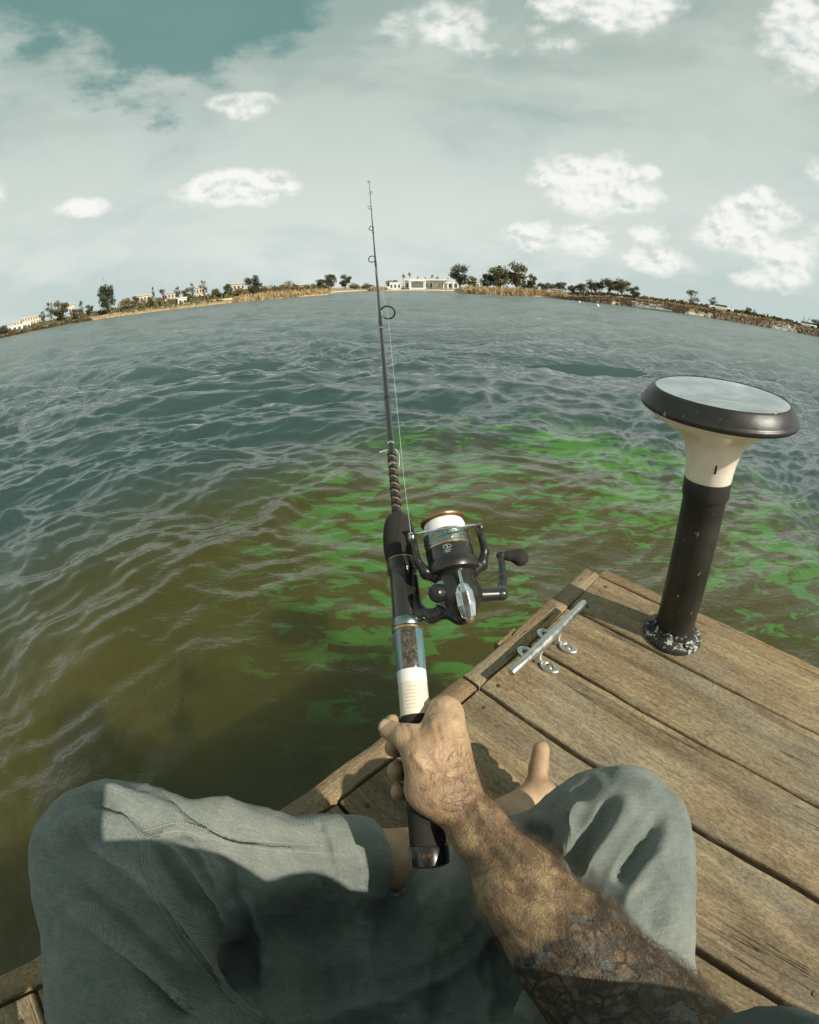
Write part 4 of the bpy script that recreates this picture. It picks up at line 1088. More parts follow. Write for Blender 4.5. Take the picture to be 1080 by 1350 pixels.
# guides
def guide(s, R, wire, side, leg, name='line_guide'):
    c0 = RA * s; d = E1 * side[0] + E2 * side[1]; d /= np.linalg.norm(d); c = c0 + d * (R + leg)
    mb = MB(); mb.ring(c, RA + d * .18, R, wire, 30, 8); o = mb.build(name, SATIN, rod, True)
    mb = MB(); rbk = float(np.interp(s, ts, rb)); s2 = np.cross(RA, d)
    for sg in (-1, 1):
        mb.tube([c0 + d * rbk - RA * (.030 * R / .013 + .004), c0 + d * (rbk + leg * .4) - RA * .012 * R / .013, c - d * R * .75 + s2 * sg * R * .62], [wire * .5, wire * .6, wire * .6], 6)
    mb.tube([c0 + d * rbk + RA * .02 * R / .013, c - d * R], [wire * .5, wire * .6], 6)
    mb.build('guide_frame', CHROME if R > .01 else SATIN, o, True)
    mb = MB(); mb.tube([RA * (s - .030 * R / .013 - .010), RA * (s - .012 * R / .013)], [rbk + .0006, rbk + .0006], 12); mb.build('guide_wrap', GRAPH if R < .01 else SATIN, o, True)
guide(.815, .0135, .0016, (.95, .35), .002)
guide(1.085, .0080, .0011, (-.55, .3), .001)
guide(1.31, .0060, .0010, (-.4, .5), .001)
guide(1.53, .0050, .0008, (-.6, .3), .0005)
guide(1.72, .0040, .0008, (.3, .4), .0005)
guide(ROD_L - .002, .0036, .0009, (-.3, .6), .0)
# hook keeper thread ends
mb = MB(); q = RA * .455 + E1 * .006
mb.tube([q - E1 * .022 - RA * .004, q - E1 * .012, q, q + E1 * .004 - RA * .01, q + E1 * .002 - RA * .03], .0006, 6); mb.build('loose_line_tag', simple('clear_nylon', (.55, .58, .56), .25), rod, True)
for s, m_ in ((.463, CHROME), (.425, CHROME), (.56, SATIN), (.762, CHROME)):
    r = float(np.interp(s, ts, rb)); mb = MB(); mb.tube([RA * s, RA * (s + .004)], [r + .0006] * 2, 14); mb.build('metal_band', m_, rod, True)

# reel: local frame a (along rod), b (rod to reel), c (handle side)
bt = math.radians(30); RB = E1 * math.cos(bt) + E2 * math.sin(bt); RC = np.cross(RB, RA)
if RC @ E1 < 0: RC = -RC
OFF = .058
def q3(a, b=0.0, c=0.0): return RA * a + RB * (OFF + b) + RC * c
AXS = .86       # where the front flange of the spool lies
tiltv = RA * .985 - E1 * .09 + E2 * .17; tiltv /= np.linalg.norm(tiltv)
RCEN = q3(.240)
FM = frame(tiltv, E1)
def rlathe(name, prof, mat, seg=44, parent=None, caps=False):
    mb = MB(); mb.lathe([(r, (z - .240) * AXS) for r, z in prof], seg, FM, c=RCEN, caps=caps); return mb.build(name, mat, parent, True)
def qt(a, ang, r):        # cylinder coordinates about the spool axis
    return RCEN + tiltv * (a - .240) * AXS + (FM[:, 0] * math.cos(ang) + FM[:, 1] * math.sin(ang)) * r
# body: gear housing, grown as one surface with foot stem
fR = Field(ROD0 + RCEN - .075, ROD0 + RCEN + .075, .00125)
g = lambda p: ROD0 + p
fR.cone(g(qt(.252, 0, 0)), g(qt(.222, 0, 0)), .0205, .0190, .006)
fR.cone(g(qt(.222, 0, 0)), g(qt(.205, 0, 0) - RB * .002), .0185, .0120, .01)
fR.cone(g(qt(.226, 0, 0) + RC * .006), g(qt(.226, 0, 0) - RC * .010), .0160, .0150, .012)
st = [g(qt(.214, 0, 0) - RB * .010), g(q3(.213, -.030)), g(q3(.222, -.043)), g(q3(.232, -.0475))]
fR.chain(st, [.0085, .0060, .0058, .0062], .006)
fR.cone(g(q3(.216, -.046)), g(q3(.262, -.0455)), .0052, .0046, .004)
VR, QR = fR.mesh(); VR = relax(VR, QR, 1)
reel = mesh_obj('reel', VR - ROD0, QR, SATIN, rod, True, label='black spinning reel with white line on its copper-lipped spool')
rlathe('rotor', [(.010, .249), (.0225, .249), (.0265, .2515), (.0275, .256), (.0265, .262), (.0245, .266), (.020, .266)], SATIN, parent=reel)
rlathe('rotor_cup', [(.0220, .262), (.0242, .264), (.0244, .279), (.0235, .281), (.020, .281)], GRAPH, parent=reel)
rlathe('spool_trim', [(.0232, .2805), (.0240, .281), (.0240, .2832), (.0232, .2837)], GOLD, parent=reel)
rlathe('spool_skirt', [(.0228, .2832), (.0236, .284), (.0236, .2995), (.0222, .3010), (.0200, .3014)], TEAL, parent=reel)
rlathe('spool_band', [(.0237, .2905), (.0240, .2907), (.0240, .2918), (.0237, .292)], GOLD, parent=reel)
rlathe('line_winding', [(.0170, .3008), (.0212, .3012), (.0217, .305), (.0216, .311), (.0205, .3150), (.017, .3155)], simple('white_fishing_line', (.80, .78, .74), .45, var=.05), parent=reel)
rlathe('spool_lip', [(.0195, .3148), (.0215, .3152), (.0232, .3172), (.0237, .3190), (.0234, .3202), (.0220, .3196), (.0120, .3190), (.0105, .3210), (.0100, .3250), (.0001, .3260)], COPPER, parent=reel)
for k in range(12):
    for a_, off_ in ((.2872, 0), (.2952, .26)):
        an = k * 2 * math.pi / 12 + off_; mb = MB(); nn = FM[:, 0] * math.cos(an) + FM[:, 1] * math.sin(an)
        mb.lathe([(.0016, 0), (.0016, .0006), (.0009, .0008)], 10, frame(nn), c=qt(a_, an, .0236)); mb.build('spool_port', COPPER, reel, True)
# rotor arms and bail
def ang_of(v):
    v = np.array(v, float); return math.atan2(v @ FM[:, 1], v @ FM[:, 0])
ea = ang_of(E1); 
for k, an in enumerate((ea - .12, ea + math.pi + .10)):
    nn = FM[:, 0] * math.cos(an) + FM[:, 1] * math.sin(an); tt_ = np.cross(tiltv, nn); big = 1.0 if k == 0 else .92
    fX = Field(ROD0 + qt(.283, an, .03) - .05, ROD0 + qt(.283, an, .03) + .05, .0011)
    PP = [qt(.252, an, .020), qt(.258, an, .030), qt(.272, an, .0350), qt(.289, an, .0352), qt(.304, an, .0335)]
    RR_ = [.0085, .0078, .0068, .0058, .0046]
    for i in range(4): fX.cone(ROD0 + PP[i], ROD0 + PP[i + 1], RR_[i] * big, RR_[i + 1] * big, .003, (nn, 1.7))
    V_, Q_ = fX.mesh(); o = mesh_obj('rotor_arm', V_ - ROD0, Q_, SATIN, reel, True)
    mb = MB(); mb.lathe([(.0055, 0), (.0058, .002), (.0045, .0042), (.0015, .0050)], 20, frame(nn), c=qt(.302, an, .0350)); mb.build('bail_pivot', SATIN if k == 0 else CHROME, reel, True)
A0 = qt(.304, ea - .12, .038); A1 = qt(.304, ea + math.pi + .10, .038); mb = MB(); pts = []
for u in np.linspace(0, 1, 18):
    an = ea - .12 - u * (math.pi - .2); pts.append(qt(.306 + .012 * math.sin(math.pi * u) - .03 * math.sin(math.pi * u), an, .037 + .004 * math.sin(math.pi * u)))
mb.tube(pts, .0011, 8); mb.build('bail_wire', CHROME, reel, True)
# handle on the far side and the round side plate on the near one
H0 = qt(.226, 0, 0)
mb = MB(); hs = H0 + E1 * .008 - E2 * .004
hd = E1 * .97 - E2 * .10 + RA * .02; hd /= np.linalg.norm(hd)
mb.tube([hs, hs + hd * .016, hs + hd * .040], [.0095, .0072, .0062], 20); mb.build('handle_shaft', SATIN, reel, True)
KN = atr(676, 738, .495) - ROD0; e = hs + hd * .037; k1 = atr(660, 733, .497) - ROD0
fK = Field(ROD0 + (e + k1) / 2 - .055, ROD0 + (e + k1) / 2 + .055, .0011)
mm_ = e * .62 + k1 * .38 + E1 * .0015
fK.cone(ROD0 + e - hd * .004, ROD0 + e, .0066, .0066, .002); fK.cone(ROD0 + e, ROD0 + mm_, .0060, .0040, .003); fK.cone(ROD0 + mm_, ROD0 + k1, .0040, .0034, .003); fK.ball(ROD0 + k1, .0052, .002)
V_, Q_ = fK.mesh(); mesh_obj('handle_arm', V_ - ROD0, Q_, GRAPH, reel, True)
kd = E1 * .97 - RA * .12; kd /= np.linalg.norm(kd)
fK = Field(ROD0 + KN - .04, ROD0 + KN + .04, .0009)
fK.cone(ROD0 + k1, ROD0 + k1 + kd * .008, .0036, .0042, .001); fK.cone(ROD0 + k1 + kd * .009, ROD0 + k1 + kd * .022, .0062, .0088, .003, (E2, 1.25)); fK.ball(ROD0 + k1 + kd * .021 - RA * .003, .0090, .003, (E2, 1.25))
V_, Q_ = fK.mesh(); mesh_obj('handle_knob', V_ - ROD0, Q_, FOAM, reel, True)
# silver faceted body cover facing the fisher
sv = to_eye(ROD0 + H0); c = H0 + sv * .0245 + E1 * .0050 - RA * .004; lx = RA * .96 - E1 * .05; lx -= sv * (lx @ sv); lx /= np.linalg.norm(lx); ly = np.cross(sv, lx)
prof = [(-.0200, .0022), (-.0170, .0050), (-.006, .0066), (.006, .0062), (.0120, .0040), (.0150, .0016)]
V = []; F = []
for x, w in prof:
    w *= 1.3
    for y, zz in ((-w, -.008), (-w, .0005), (-w * .38, .0042), (w * .38, .0042), (w, .0005), (w, -.008)): V.append(c + lx * x + ly * y + sv * (zz - .002 * abs(x) / .02))
for i in range(len(prof) - 1):
    for j in range(5): F.append((i * 6 + j, i * 6 + j + 1, (i + 1) * 6 + j + 1, (i + 1) * 6 + j))
F += [tuple(range(6)), tuple(range(30, 36))[::-1]]
mb = MB(); mb.add(V, F); mb.build('chrome_side_cover', CHROME, reel, bevel=.0006)
mb = MB(); mb.tube([c + lx * .014 + sv * .001, c + lx * .026 - sv * .002], [.0019, .0015], 10); mb.build('chrome_lever', CHROME, reel, True)
mb = MB(); mb.lathe([(.0001, .0), (.0040, -.0002), (.0044, -.003)], 16, frame(sv), c=c - lx * .0190 + sv * .0015); mb.build('copper_button', COPPER, reel, True)
pc = H0 + sv * .0135 - E1 * .0165 + RA * .003; pn = -E1 * .72 + sv * .70; pn /= np.linalg.norm(pn)
mb = MB(); mb.lathe([(.0080, -.006), (.0115, -.003), (.0120, 0), (.0102, .0015), (.0085, .0015)], 30, frame(pn), c=pc, caps=False); mb.build('side_plate_ring', TEAL, reel, True)
mb = MB(); mb.lathe([(.0088, 0), (.0085, .007), (.0070, .0095), (.0001, .0100)], 28, frame(pn), c=pc - E1 * .001, caps=False); mb.build('side_knob', SATIN, reel, True)
mb = MB(); mb.lathe([(.0030, 0), (.0030, .002), (.0001, .0026)], 14, frame(pn + E1 * .9), c=pc + E1 * .009 + sv * .0015); mb.build('side_screw', CHROME, reel, True)
# little printed emblem on the rotor cup: an eye-shaped mark over two short lines
te = to_eye(ROD0 + qt(.272, 0, 0)); an = ang_of(te); mb = MB()
def onr(da, s): return qt(s, an + da, .0246)
for sg in (-1, 1): mb.tube([onr(.16 * math.cos(u) - .05, .2755 + sg * .0024 * math.sin(u)) for u in np.linspace(0, math.pi, 9)], .00035, 4)
mb.tube([onr(.03 * math.cos(u) - .05, .2755 + .0009 * math.sin(u)) for u in np.linspace(0, 6.28, 8)], .0004, 4)
mb.tube([onr(-.20, .2708), onr(.09, .2712)], .00035, 4); mb.tube([onr(-.16, .2690), onr(.03, .2692)], .00035, 4)
mb.build('printed_emblem', simple('pale_print', (.32, .38, .38), .4), reel)
mb = MB()
for k in range(9): mb.tube([qt(.2965, an - .42 + k * .05, .0239), qt(.2985, an - .42 + k * .05 + (.012 if k % 2 else 0), .0239)], .0003, 4)
mb.build('spool_print', GREYT, reel)
# line from the spool through the guides
gl = [qt(.308, ea + math.pi + .10, .036), RA * .40 + E1 * .012 + E2 * .004, RA * .6 + E1 * .0135 + E2 * .004, RA * .815 + E1 * .0145 + E2 * .006, RA * 1.085 - E1 * .0065 + E2 * .004, RA * 1.31 - E1 * .004 + E2 * .005, RA * 1.53 - E1 * .004 + E2 * .002, RA * ROD_L - E1 * .001 + E2 * .003]
mb = MB(); mb.tube(gl, .00022, 5); mb.build('fishing_line', simple('clear_line', (.60, .66, .64), .2), rod, True)
# ------------------------------------------------------------------ far shores
SH = [(-180, 150), (-110, 150), (-80, 140), (-60, 128), (-47.1, 120), (-44, 121), (-39.8, 120), (-36, 104), (-32.2, 92), (-28, 84), (-24.4, 80), (-20, 82), (-16.4, 86), (-12, 90), (-9.5, 98), (-8.8, 150), (-6, 165), (-4.4, 160), (2.9, 150), (5.6, 150), (6.2, 99), (9, 92), (13, 95), (16.2, 99), (18.5, 92), (21.6, 84), (27, 82), (36, 80), (41.3, 88), (47, 108), (60, 120), (90, 140), (140, 150), (180, 150)]
SA = np.array([a for a, r in SH], float); SR = np.array([r for a, r in SH], float)
def shoreR(az): return np.interp(az, SA, SR)
def polar(az, R, z=0.0):
    a = np.radians(az); return np.array([np.sin(a) * R, np.cos(a) * R, z + 0 * a]) if np.isscalar(az) else np.stack([np.sin(a) * R, np.cos(a) * R, np.broadcast_to(z, np.shape(R))], -1)
def px_az(px): r = px_ray(px, 378.5 + (px - 540) ** 2 * .000215); return math.degrees(math.atan2(r[0], r[1]))
def land_z(off, az):
    left = sstep(-14, -20, az) ; right = sstep(19, 24, az)
    bank = np.interp(off, [-6, 0, 1.5, 6, 14, 60, 300, 1200], [-.8, -.02, .22, .55, .8, 1.1, 2.2, 3.0])
    wallp = np.interp(off, [-6, 0, .5, 2.0, 5, 60, 300, 1200], [-.8, -.02, .45, 1.00, 1.12, 1.3, 2.2, 3.0])
    flat = np.interp(off, [-6, 0, 5, 9, 12, 60, 300, 1200], [-.8, -.02, .28, .50, .95, 1.2, 2.2, 3.0])
    return bank * (1 - left) * (1 - right) + flat * left + wallp * right
def land_mat():
    m, t, b = material('shore_ground')
    g = t.new('ShaderNodeNewGeometry').outputs['Position']; sp = t.new('ShaderNodeSeparateXYZ'); t.l.new(g, sp.inputs[0])
    n = t.noise(g, .25, 6, .65); n2 = t.noise(g, 1.6, 5, .7); z = t.m('ADD', sp.outputs[2], .55)
    col = t.ramp(n, [(.35, (.17, .13, .065)), (.5, (.33, .25, .135)), (.68, (.46, .365, .22))])
    col = t.mix(t.rng(n2, .52, .66), col, (.13, .125, .055))
    sand = t.rng(t.m('ADD', z, t.m('MULTIPLY', t.m('SUBTRACT', n2, .5), .25)), .42, .30)
    col = t.mix(sand, col, (.56, .47, .34)); col = t.mix(t.rng(z, .07, .02), col, (.20, .16, .10))
    t.set(b.inputs['Base Color'], col); b.inputs['Roughness'].default_value = .95
    return m
def build_land():
    az = np.concatenate([np.arange(-180, -55, 3.0), np.arange(-55, 55, .22), np.arange(55, 180, 3.0)])
    off = np.array([-6, -1, 0, .6, 1.4, 2.4, 4, 6, 8, 10, 12, 15, 20, 30, 60, 150, 400, 1200], float)
    A, O = np.meshgrid(az, off, indexing='ij'); r = np.random.default_rng(2)
    wob = np.convolve(r.normal(0, 1, len(az) + 8), np.ones(9) / 9, 'valid') * 1.3
    R = shoreR(A) + O + wob[:, None] * (O < 200); Z = land_z(O, A) + WATER_Z + r.normal(0, .035, A.shape) * (O > 0)
    a = np.radians(A); V = np.stack([np.sin(a) * R, np.cos(a) * R, Z], -1); na, nr = A.shape
    I, J = np.meshgrid(np.arange(na), np.arange(nr - 1), indexing='ij'); I2 = (I + 1) % na
    F = np.stack([I * nr + J, I * nr + J + 1, I2 * nr + J + 1, I2 * nr + J], -1).reshape(-1, 4)[:, ::-1]
    mesh_obj('shore', V, F, land_mat(), kind='structure')
    # lake bed so the water has a floor at the edges
build_land()
def strip(name, a0, a1, o0, o1, h, mat, step=.3, dz=0.0, **kw):
    az = np.arange(a0, a1 + step, step); V = []; F = []
    for a in az:
        R = shoreR(a); z0 = float(land_z(np.array((o0 + o1) / 2), np.array(a))) + WATER_Z + dz
        for o, z in ((o0, z0 - .5), (o0, z0 + h), (o1, z0 + h), (o1, z0 - .5)): V.append(polar(float(a), R + o, z))
    for i in range(len(az) - 1):
        for j in range(3): F.append((i * 4 + j, i * 4 + j + 1, (i + 1) * 4 + j + 1, (i + 1) * 4 + j))
    F += [(0, 1, 2, 3), tuple(range(len(V) - 4, len(V)))[::-1]]
    return mesh_obj(name, V, F, mat, smooth=False, **kw)
CONC = simple('pale_concrete', (.62, .58, .50), .85, scale=1.2, var=.18)
DIRT = simple('pale_dirt_path', (.50, .39, .25), .95, scale=.8, var=.2)
strip('promenade', -60, -27.5, 7.5, 8.6, .30, CONC, kind='structure')
strip('promenade', -27.2, -17.5, 8.5, 9.4, .30, CONC, kind='structure')
strip('path', 17.5, 60, 4.0, 7.0, .10, DIRT, kind='structure')
# stone revetment on the right shore
def rocks(name, a0, a1, o0, o1, n, size, mat, seed, zup=0.0, **kw):
    r = np.random.default_rng(seed); VV = []; FF = []; k = 0
    base = np.array([(-1, -1, -1), (1, -1, -1), (1, 1, -1), (-1, 1, -1), (-1, -1, 1), (1, -1, 1), (1, 1, 1), (-1, 1, 1)], float) * .5
    quads = [(0, 3, 2, 1), (4, 5, 6, 7), (0, 1, 5, 4), (1, 2, 6, 5), (2, 3, 7, 6), (3, 0, 4, 7)]
    for _ in range(n):
        a = r.uniform(a0, a1); o = r.uniform(o0, o1); R = float(shoreR(a)) + o; z = float(land_z(np.array(o), np.array(a))) + WATER_Z + zup
        s = size * r.uniform(.5, 1.4) * np.array([1.3, 1, .7]); B = base * (.7 + .5 * r.random((8, 1))) * s; th = r.uniform(0, 6.28); c, sn = math.cos(th), math.sin(th)
        B = B @ np.array([[c, sn, 0], [-sn, c, 0], [0, 0, 1]]); VV.append(B + polar(a, R, z + s[2] * .1)); FF += [tuple(q + k for q in f) for f in quads]; k += 8
    return mesh_obj(name, np.concatenate(VV), FF, mat, smooth=False, kind='stuff', **kw)
ROCK = simple('brown_stone', (.16, .115, .075), .9, scale=2, var=.4)
rocks('shore_stones', 18.5, 56, -.2, 2.0, 3200, .55, ROCK, 4)
rocks('grey_stones', 26.6, 29.8, -2.2, .6, 170, .7, simple('grey_stone', (.36, .35, .30), .9, scale=2), 6, .1)
rocks('grey_stones', 42.0, 44.2, -1.6, 1.0, 120, .7, bpy.data.materials['grey_stone'], 8, .1)
# concrete slipway
sa = px_az(868); R0 = float(shoreR(sa)); mb = MB(); c = polar(sa, R0 - 1.2, WATER_Z + .12); an = math.radians(sa)
mb.box(c, (5.0, 5.0, .16), np.array([[math.cos(an), math.sin(an), 0], [-math.sin(an), math.cos(an), 0], [0, 0, 1]])); mb.build('slipway', simple('worn_grey_concrete', (.42, .43, .38), .9, scale=1), None, kind='structure')

# ---- grasses and reeds (uncountable)
def blades(name, a0, a1, o0, o1, n, h, w, mat, seed, **kw):
    r = np.random.default_rng(seed); a = r.uniform(a0, a1, n); o = r.uniform(o0, o1, n); R = shoreR(a) + o; Z = land_z(o, a) + WATER_Z - .05
    edge = np.minimum(1, np.minimum(a - a0, a1 - a) / .8 + .35); clump = .65 + .5 * np.sin(a * 7.3) * np.sin(a * 3.1 + o) + r.normal(0, .18, n)
    hh = h * np.clip(clump, .35, 1.4) * edge * r.uniform(.6, 1.15, n); th = r.uniform(0, np.pi, n); ww = w * r.uniform(.5, 1.3, n)
    ar = np.radians(a); P = np.stack([np.sin(ar) * R, np.cos(ar) * R, Z], -1); d = np.stack([np.cos(th), np.sin(th), 0 * th], -1); lean = np.stack([r.normal(0, .25, n), r.normal(0, .25, n), np.ones(n)], -1) * hh[:, None]
    V = np.stack([P - d * ww[:, None] * .5, P + d * ww[:, None] * .5, P + lean + d * ww[:, None] * .35, P + lean * 1.05 - d * ww[:, None] * .35], 1).reshape(-1, 3)
    return mesh_obj(name, V, np.arange(4 * n).reshape(-1, 4), mat, smooth=False, kind='stuff', **kw)
def veg(name, c1, c2, sc_=.6):
    m, t, b = material(name); g = t.new('ShaderNodeNewGeometry').outputs['Position']; n = t.noise(g, sc_, 5, .7); n2 = t.noise(g, 5, 3, .7)
    t.set(b.inputs['Base Color'], t.mix(t.rng(n2, .4, .65, 0, .5), t.ramp(n, [(.35, c1), (.65, c2)]), tuple(x * 1.5 for x in c2)))
    b.inputs['Roughness'].default_value = .8; b.inputs['Specular IOR Level'].default_value = .2; b.inputs['Subsurface Weight'].default_value = 0
    return m
REED = veg('dry_reeds', (.26, .18, .085), (.46, .34, .19)); SCRUB = veg('dull_scrub', (.075, .070, .030), (.17, .145, .070)); LOW = veg('dark_low_scrub', (.045, .050, .025), (.10, .085, .040))
blades('reeds', 6.4, 19.0, .2, 7, 9000, 1.0, .18, REED, 21); blades('reeds', -21, -9.3, .4, 7, 8500, .8, .18, REED, 22)
blades('dry_grass', -60, -21, 1.5, 7.2, 5000, .42, .2, REED, 23); blades('dry_grass', 19, 58, 2.6, 12, 6000, .35, .2, REED, 24); blades('dry_grass', -5, -2.2, .2, 4, 900, 1.2, .2, REED, 25)
blades('low_scrub', -60, -37.0, .6, 4, 6500, .75, .22, LOW, 26); blades('low_scrub', -34, -22, 5, 7.2, 2500, .5, .2, SCRUB, 27); blades('low_scrub', 20, 58, 7.5, 14, 5200, .7, .22, SCRUB, 28); blades('low_scrub', -54, -21, 9, 20, 8000, .85, .5, SCRUB, 29); blades('low_scrub', -21, -9.5, 10, 20, 3000, 1.3, .6, SCRUB, 31); blades('low_scrub', 19, 50, 12, 22, 5000, .8, .5, LOW, 32)

# ---- trees
BARK = simple('grey_brown_bark', (.16, .12, .08), .9, scale=6, var=.3)
LEAF = {'dark': veg('dark_evergreen_leaves', (.030, .042, .022), (.075, .085, .040), 1.2), 'olive': veg('olive_leaves', (.060, .062, .024), (.135, .120, .050), 1.2), 'tan': veg('dry_tan_leaves', (.12, .10, .045), (.26, .20, .10), 1.2), 'palm': veg('palm_leaves', (.06, .06, .025), (.16, .13, .06), 1.2)}
tree_meshes = {}
def tree_mesh(form, var):
    """unit tree 1 high, crown about 1 wide; returns trunk and crown arrays"""
    r = np.random.default_rng(hash((len(form), ord(form[0]), ord(form[-1]), var)) % 99991)
    mb = MB(); C = []
    if form == 'palm':
        mb.tube([(0, 0, 0), (.02, 0, .4), (.03, .01, .82)], [.035, .026, .022], 7); L = []
        for k in range(22):
            a = k * 2.399; el = r.uniform(-.3, .9); ln = r.uniform(.28, .40); p = np.array([.03, .01, .82]); d = np.array([math.cos(a) * math.cos(el), math.sin(a) * math.cos(el), math.sin(el)]); s = np.array([-math.sin(a), math.cos(a), 0])
            q1 = p + d * ln * .5; q2 = p + d * ln - np.array([0, 0, .14]); L.append([p - s * .01, p + s * .01, q1 + s * .045, q1 - s * .045]); L.append([q1 - s * .045, q1 + s * .045, q2 + s * .01, q2 - s * .01])
        return mb, np.array(L).reshape(-1, 3)
    if form == 'round': th, lob, nl, lw = .16, 16, 1900, .075
    elif form == 'umbrella': th, lob, nl, lw = .30, 15, 1700, .070
    elif form == 'bush': th, lob, nl, lw = .03, 11, 1300, .085
    elif form == 'sparse': th, lob, nl, lw = .22, 10, 600, .060
    else: th, lob, nl, lw = .10, 5, 60, .04     # bare
    lean = r.normal(0, .05, 2); mb.tube([(0, 0, -.03), (lean[0] * .4, lean[1] * .4, th * .6), (lean[0], lean[1], th + .12)], [.036, .028, .022], 7)
    for k in range(lob):
        a = k * 2.4 + r.normal(0, .3); u = (k + .5) / lob
        if form == 'umbrella': z = r.uniform(.42, .80); rad = .38 * math.sqrt(u)
        elif form == 'bush': z = r.uniform(.15, .78); rad = .36 * math.sqrt(1 - ((z - .3) / .6) ** 2) * (.4 + .6 * u)
        elif form == 'round': z = r.uniform(.26, .84); rad = .36 * math.sqrt(max(.05, 1 - ((z - .53) / .44) ** 2)) * (.35 + .65 * u)
        else: z = r.uniform(.35, .93); rad = .34 * (.3 + .7 * u) * (1.1 - .5 * z)
        c = np.array([math.cos(a) * rad + lean[0], math.sin(a) * rad + lean[1], z]); s = {'round': .21, 'umbrella': .20, 'bush': .23, 'sparse': .145}.get(form, .08) * r.uniform(.75, 1.25)
        mb.tube([(lean[0] * .7, lean[1] * .7, th * .8), c * .55 + np.array([lean[0], lean[1], th]) * .42 + [0, 0, .03], c], [.018, .011, .004], 5); C.append((c, s))
        if form in ('sparse', 'bare'):
            for _ in range(3): mb.tube([c * .7 + np.array([0, 0, th]) * .28, c + r.normal(0, .09, 3)], [.007, .002], 4)
    L = []
    for _ in range(nl):
        c, s = C[r.integers(len(C))]; v = r.normal(0, 1, 3); v /= np.linalg.norm(v); p = c + v * s * (r.random() ** .40) * np.array([1, 1, .72]) * r.uniform(.7, 1.15)
        n = v * .6 + r.normal(0, .6, 3); n /= np.linalg.norm(n); h = np.cross(n, r.normal(0, 1, 3)); h /= np.linalg.norm(h); g = np.cross(n, h); w = lw * r.uniform(.45, 1.1)
        L.append([p - h * w * .5, p + g * w * .38, p + h * w * .5, p - g * w * .38])
    return mb, np.array(L).reshape(-1, 3)
def get_tree(form, var, leaf):
    key = (form, var, leaf)
    if key not in tree_meshes:
        mb, L = tree_mesh(form, var)
        me = bpy.data.meshes.new('trunk'); me.from_pydata([tuple(v) for v in np.concatenate(mb.v)], [], mb.f); me.materials.append(BARK)
        ml = bpy.data.meshes.new('crown'); n = len(L) // 4; ml.from_pydata([tuple(v) for v in L], [], [tuple(range(4 * i, 4 * i + 4)) for i in range(n)]); ml.materials.append(LEAF[leaf])
        tree_meshes[key] = (me, ml)
    return tree_meshes[key]
def px_el(px, py): r = px_ray(px, py); return math.atan2(r[2], math.hypot(r[0], r[1]))
NAME = {'round': 'broadleaf_tree', 'umbrella': 'spreading_tree', 'bush': 'bush', 'sparse': 'sparse_tree', 'bare': 'bare_tree', 'palm': 'palm_tree'}
def tree(px, ytop, wpx, form, leaf, off, label, group):
    az = px_az(px); R = float(shoreR(az)) + off; base = float(land_z(np.array(float(off)), np.array(az))) + WATER_Z - .05
    top = H + R * math.tan(px_el(px, ytop)); h = max(.8, top - base); w = wpx * R / 600.0 * 1.12
    me, ml = get_tree(form, int(px) % 3, leaf)
    t_ = empty(NAME[form], tuple(polar(az, R, base)), random.uniform(0, 6.28), label=label, cat='bush' if form == 'bush' else 'tree', group=group); t_.scale = (w / .86, w / .86, h / .97)
    for n_, m_ in (('trunk', me), ('crown', ml)): link(bpy.data.objects.new(n_, m_), t_)
GL = 'trees along the left shore'; GM = 'trees on the reedy point left of the channel'; GR = 'trees on the grassy point right of the channel'; GF = 'trees along the right shore'
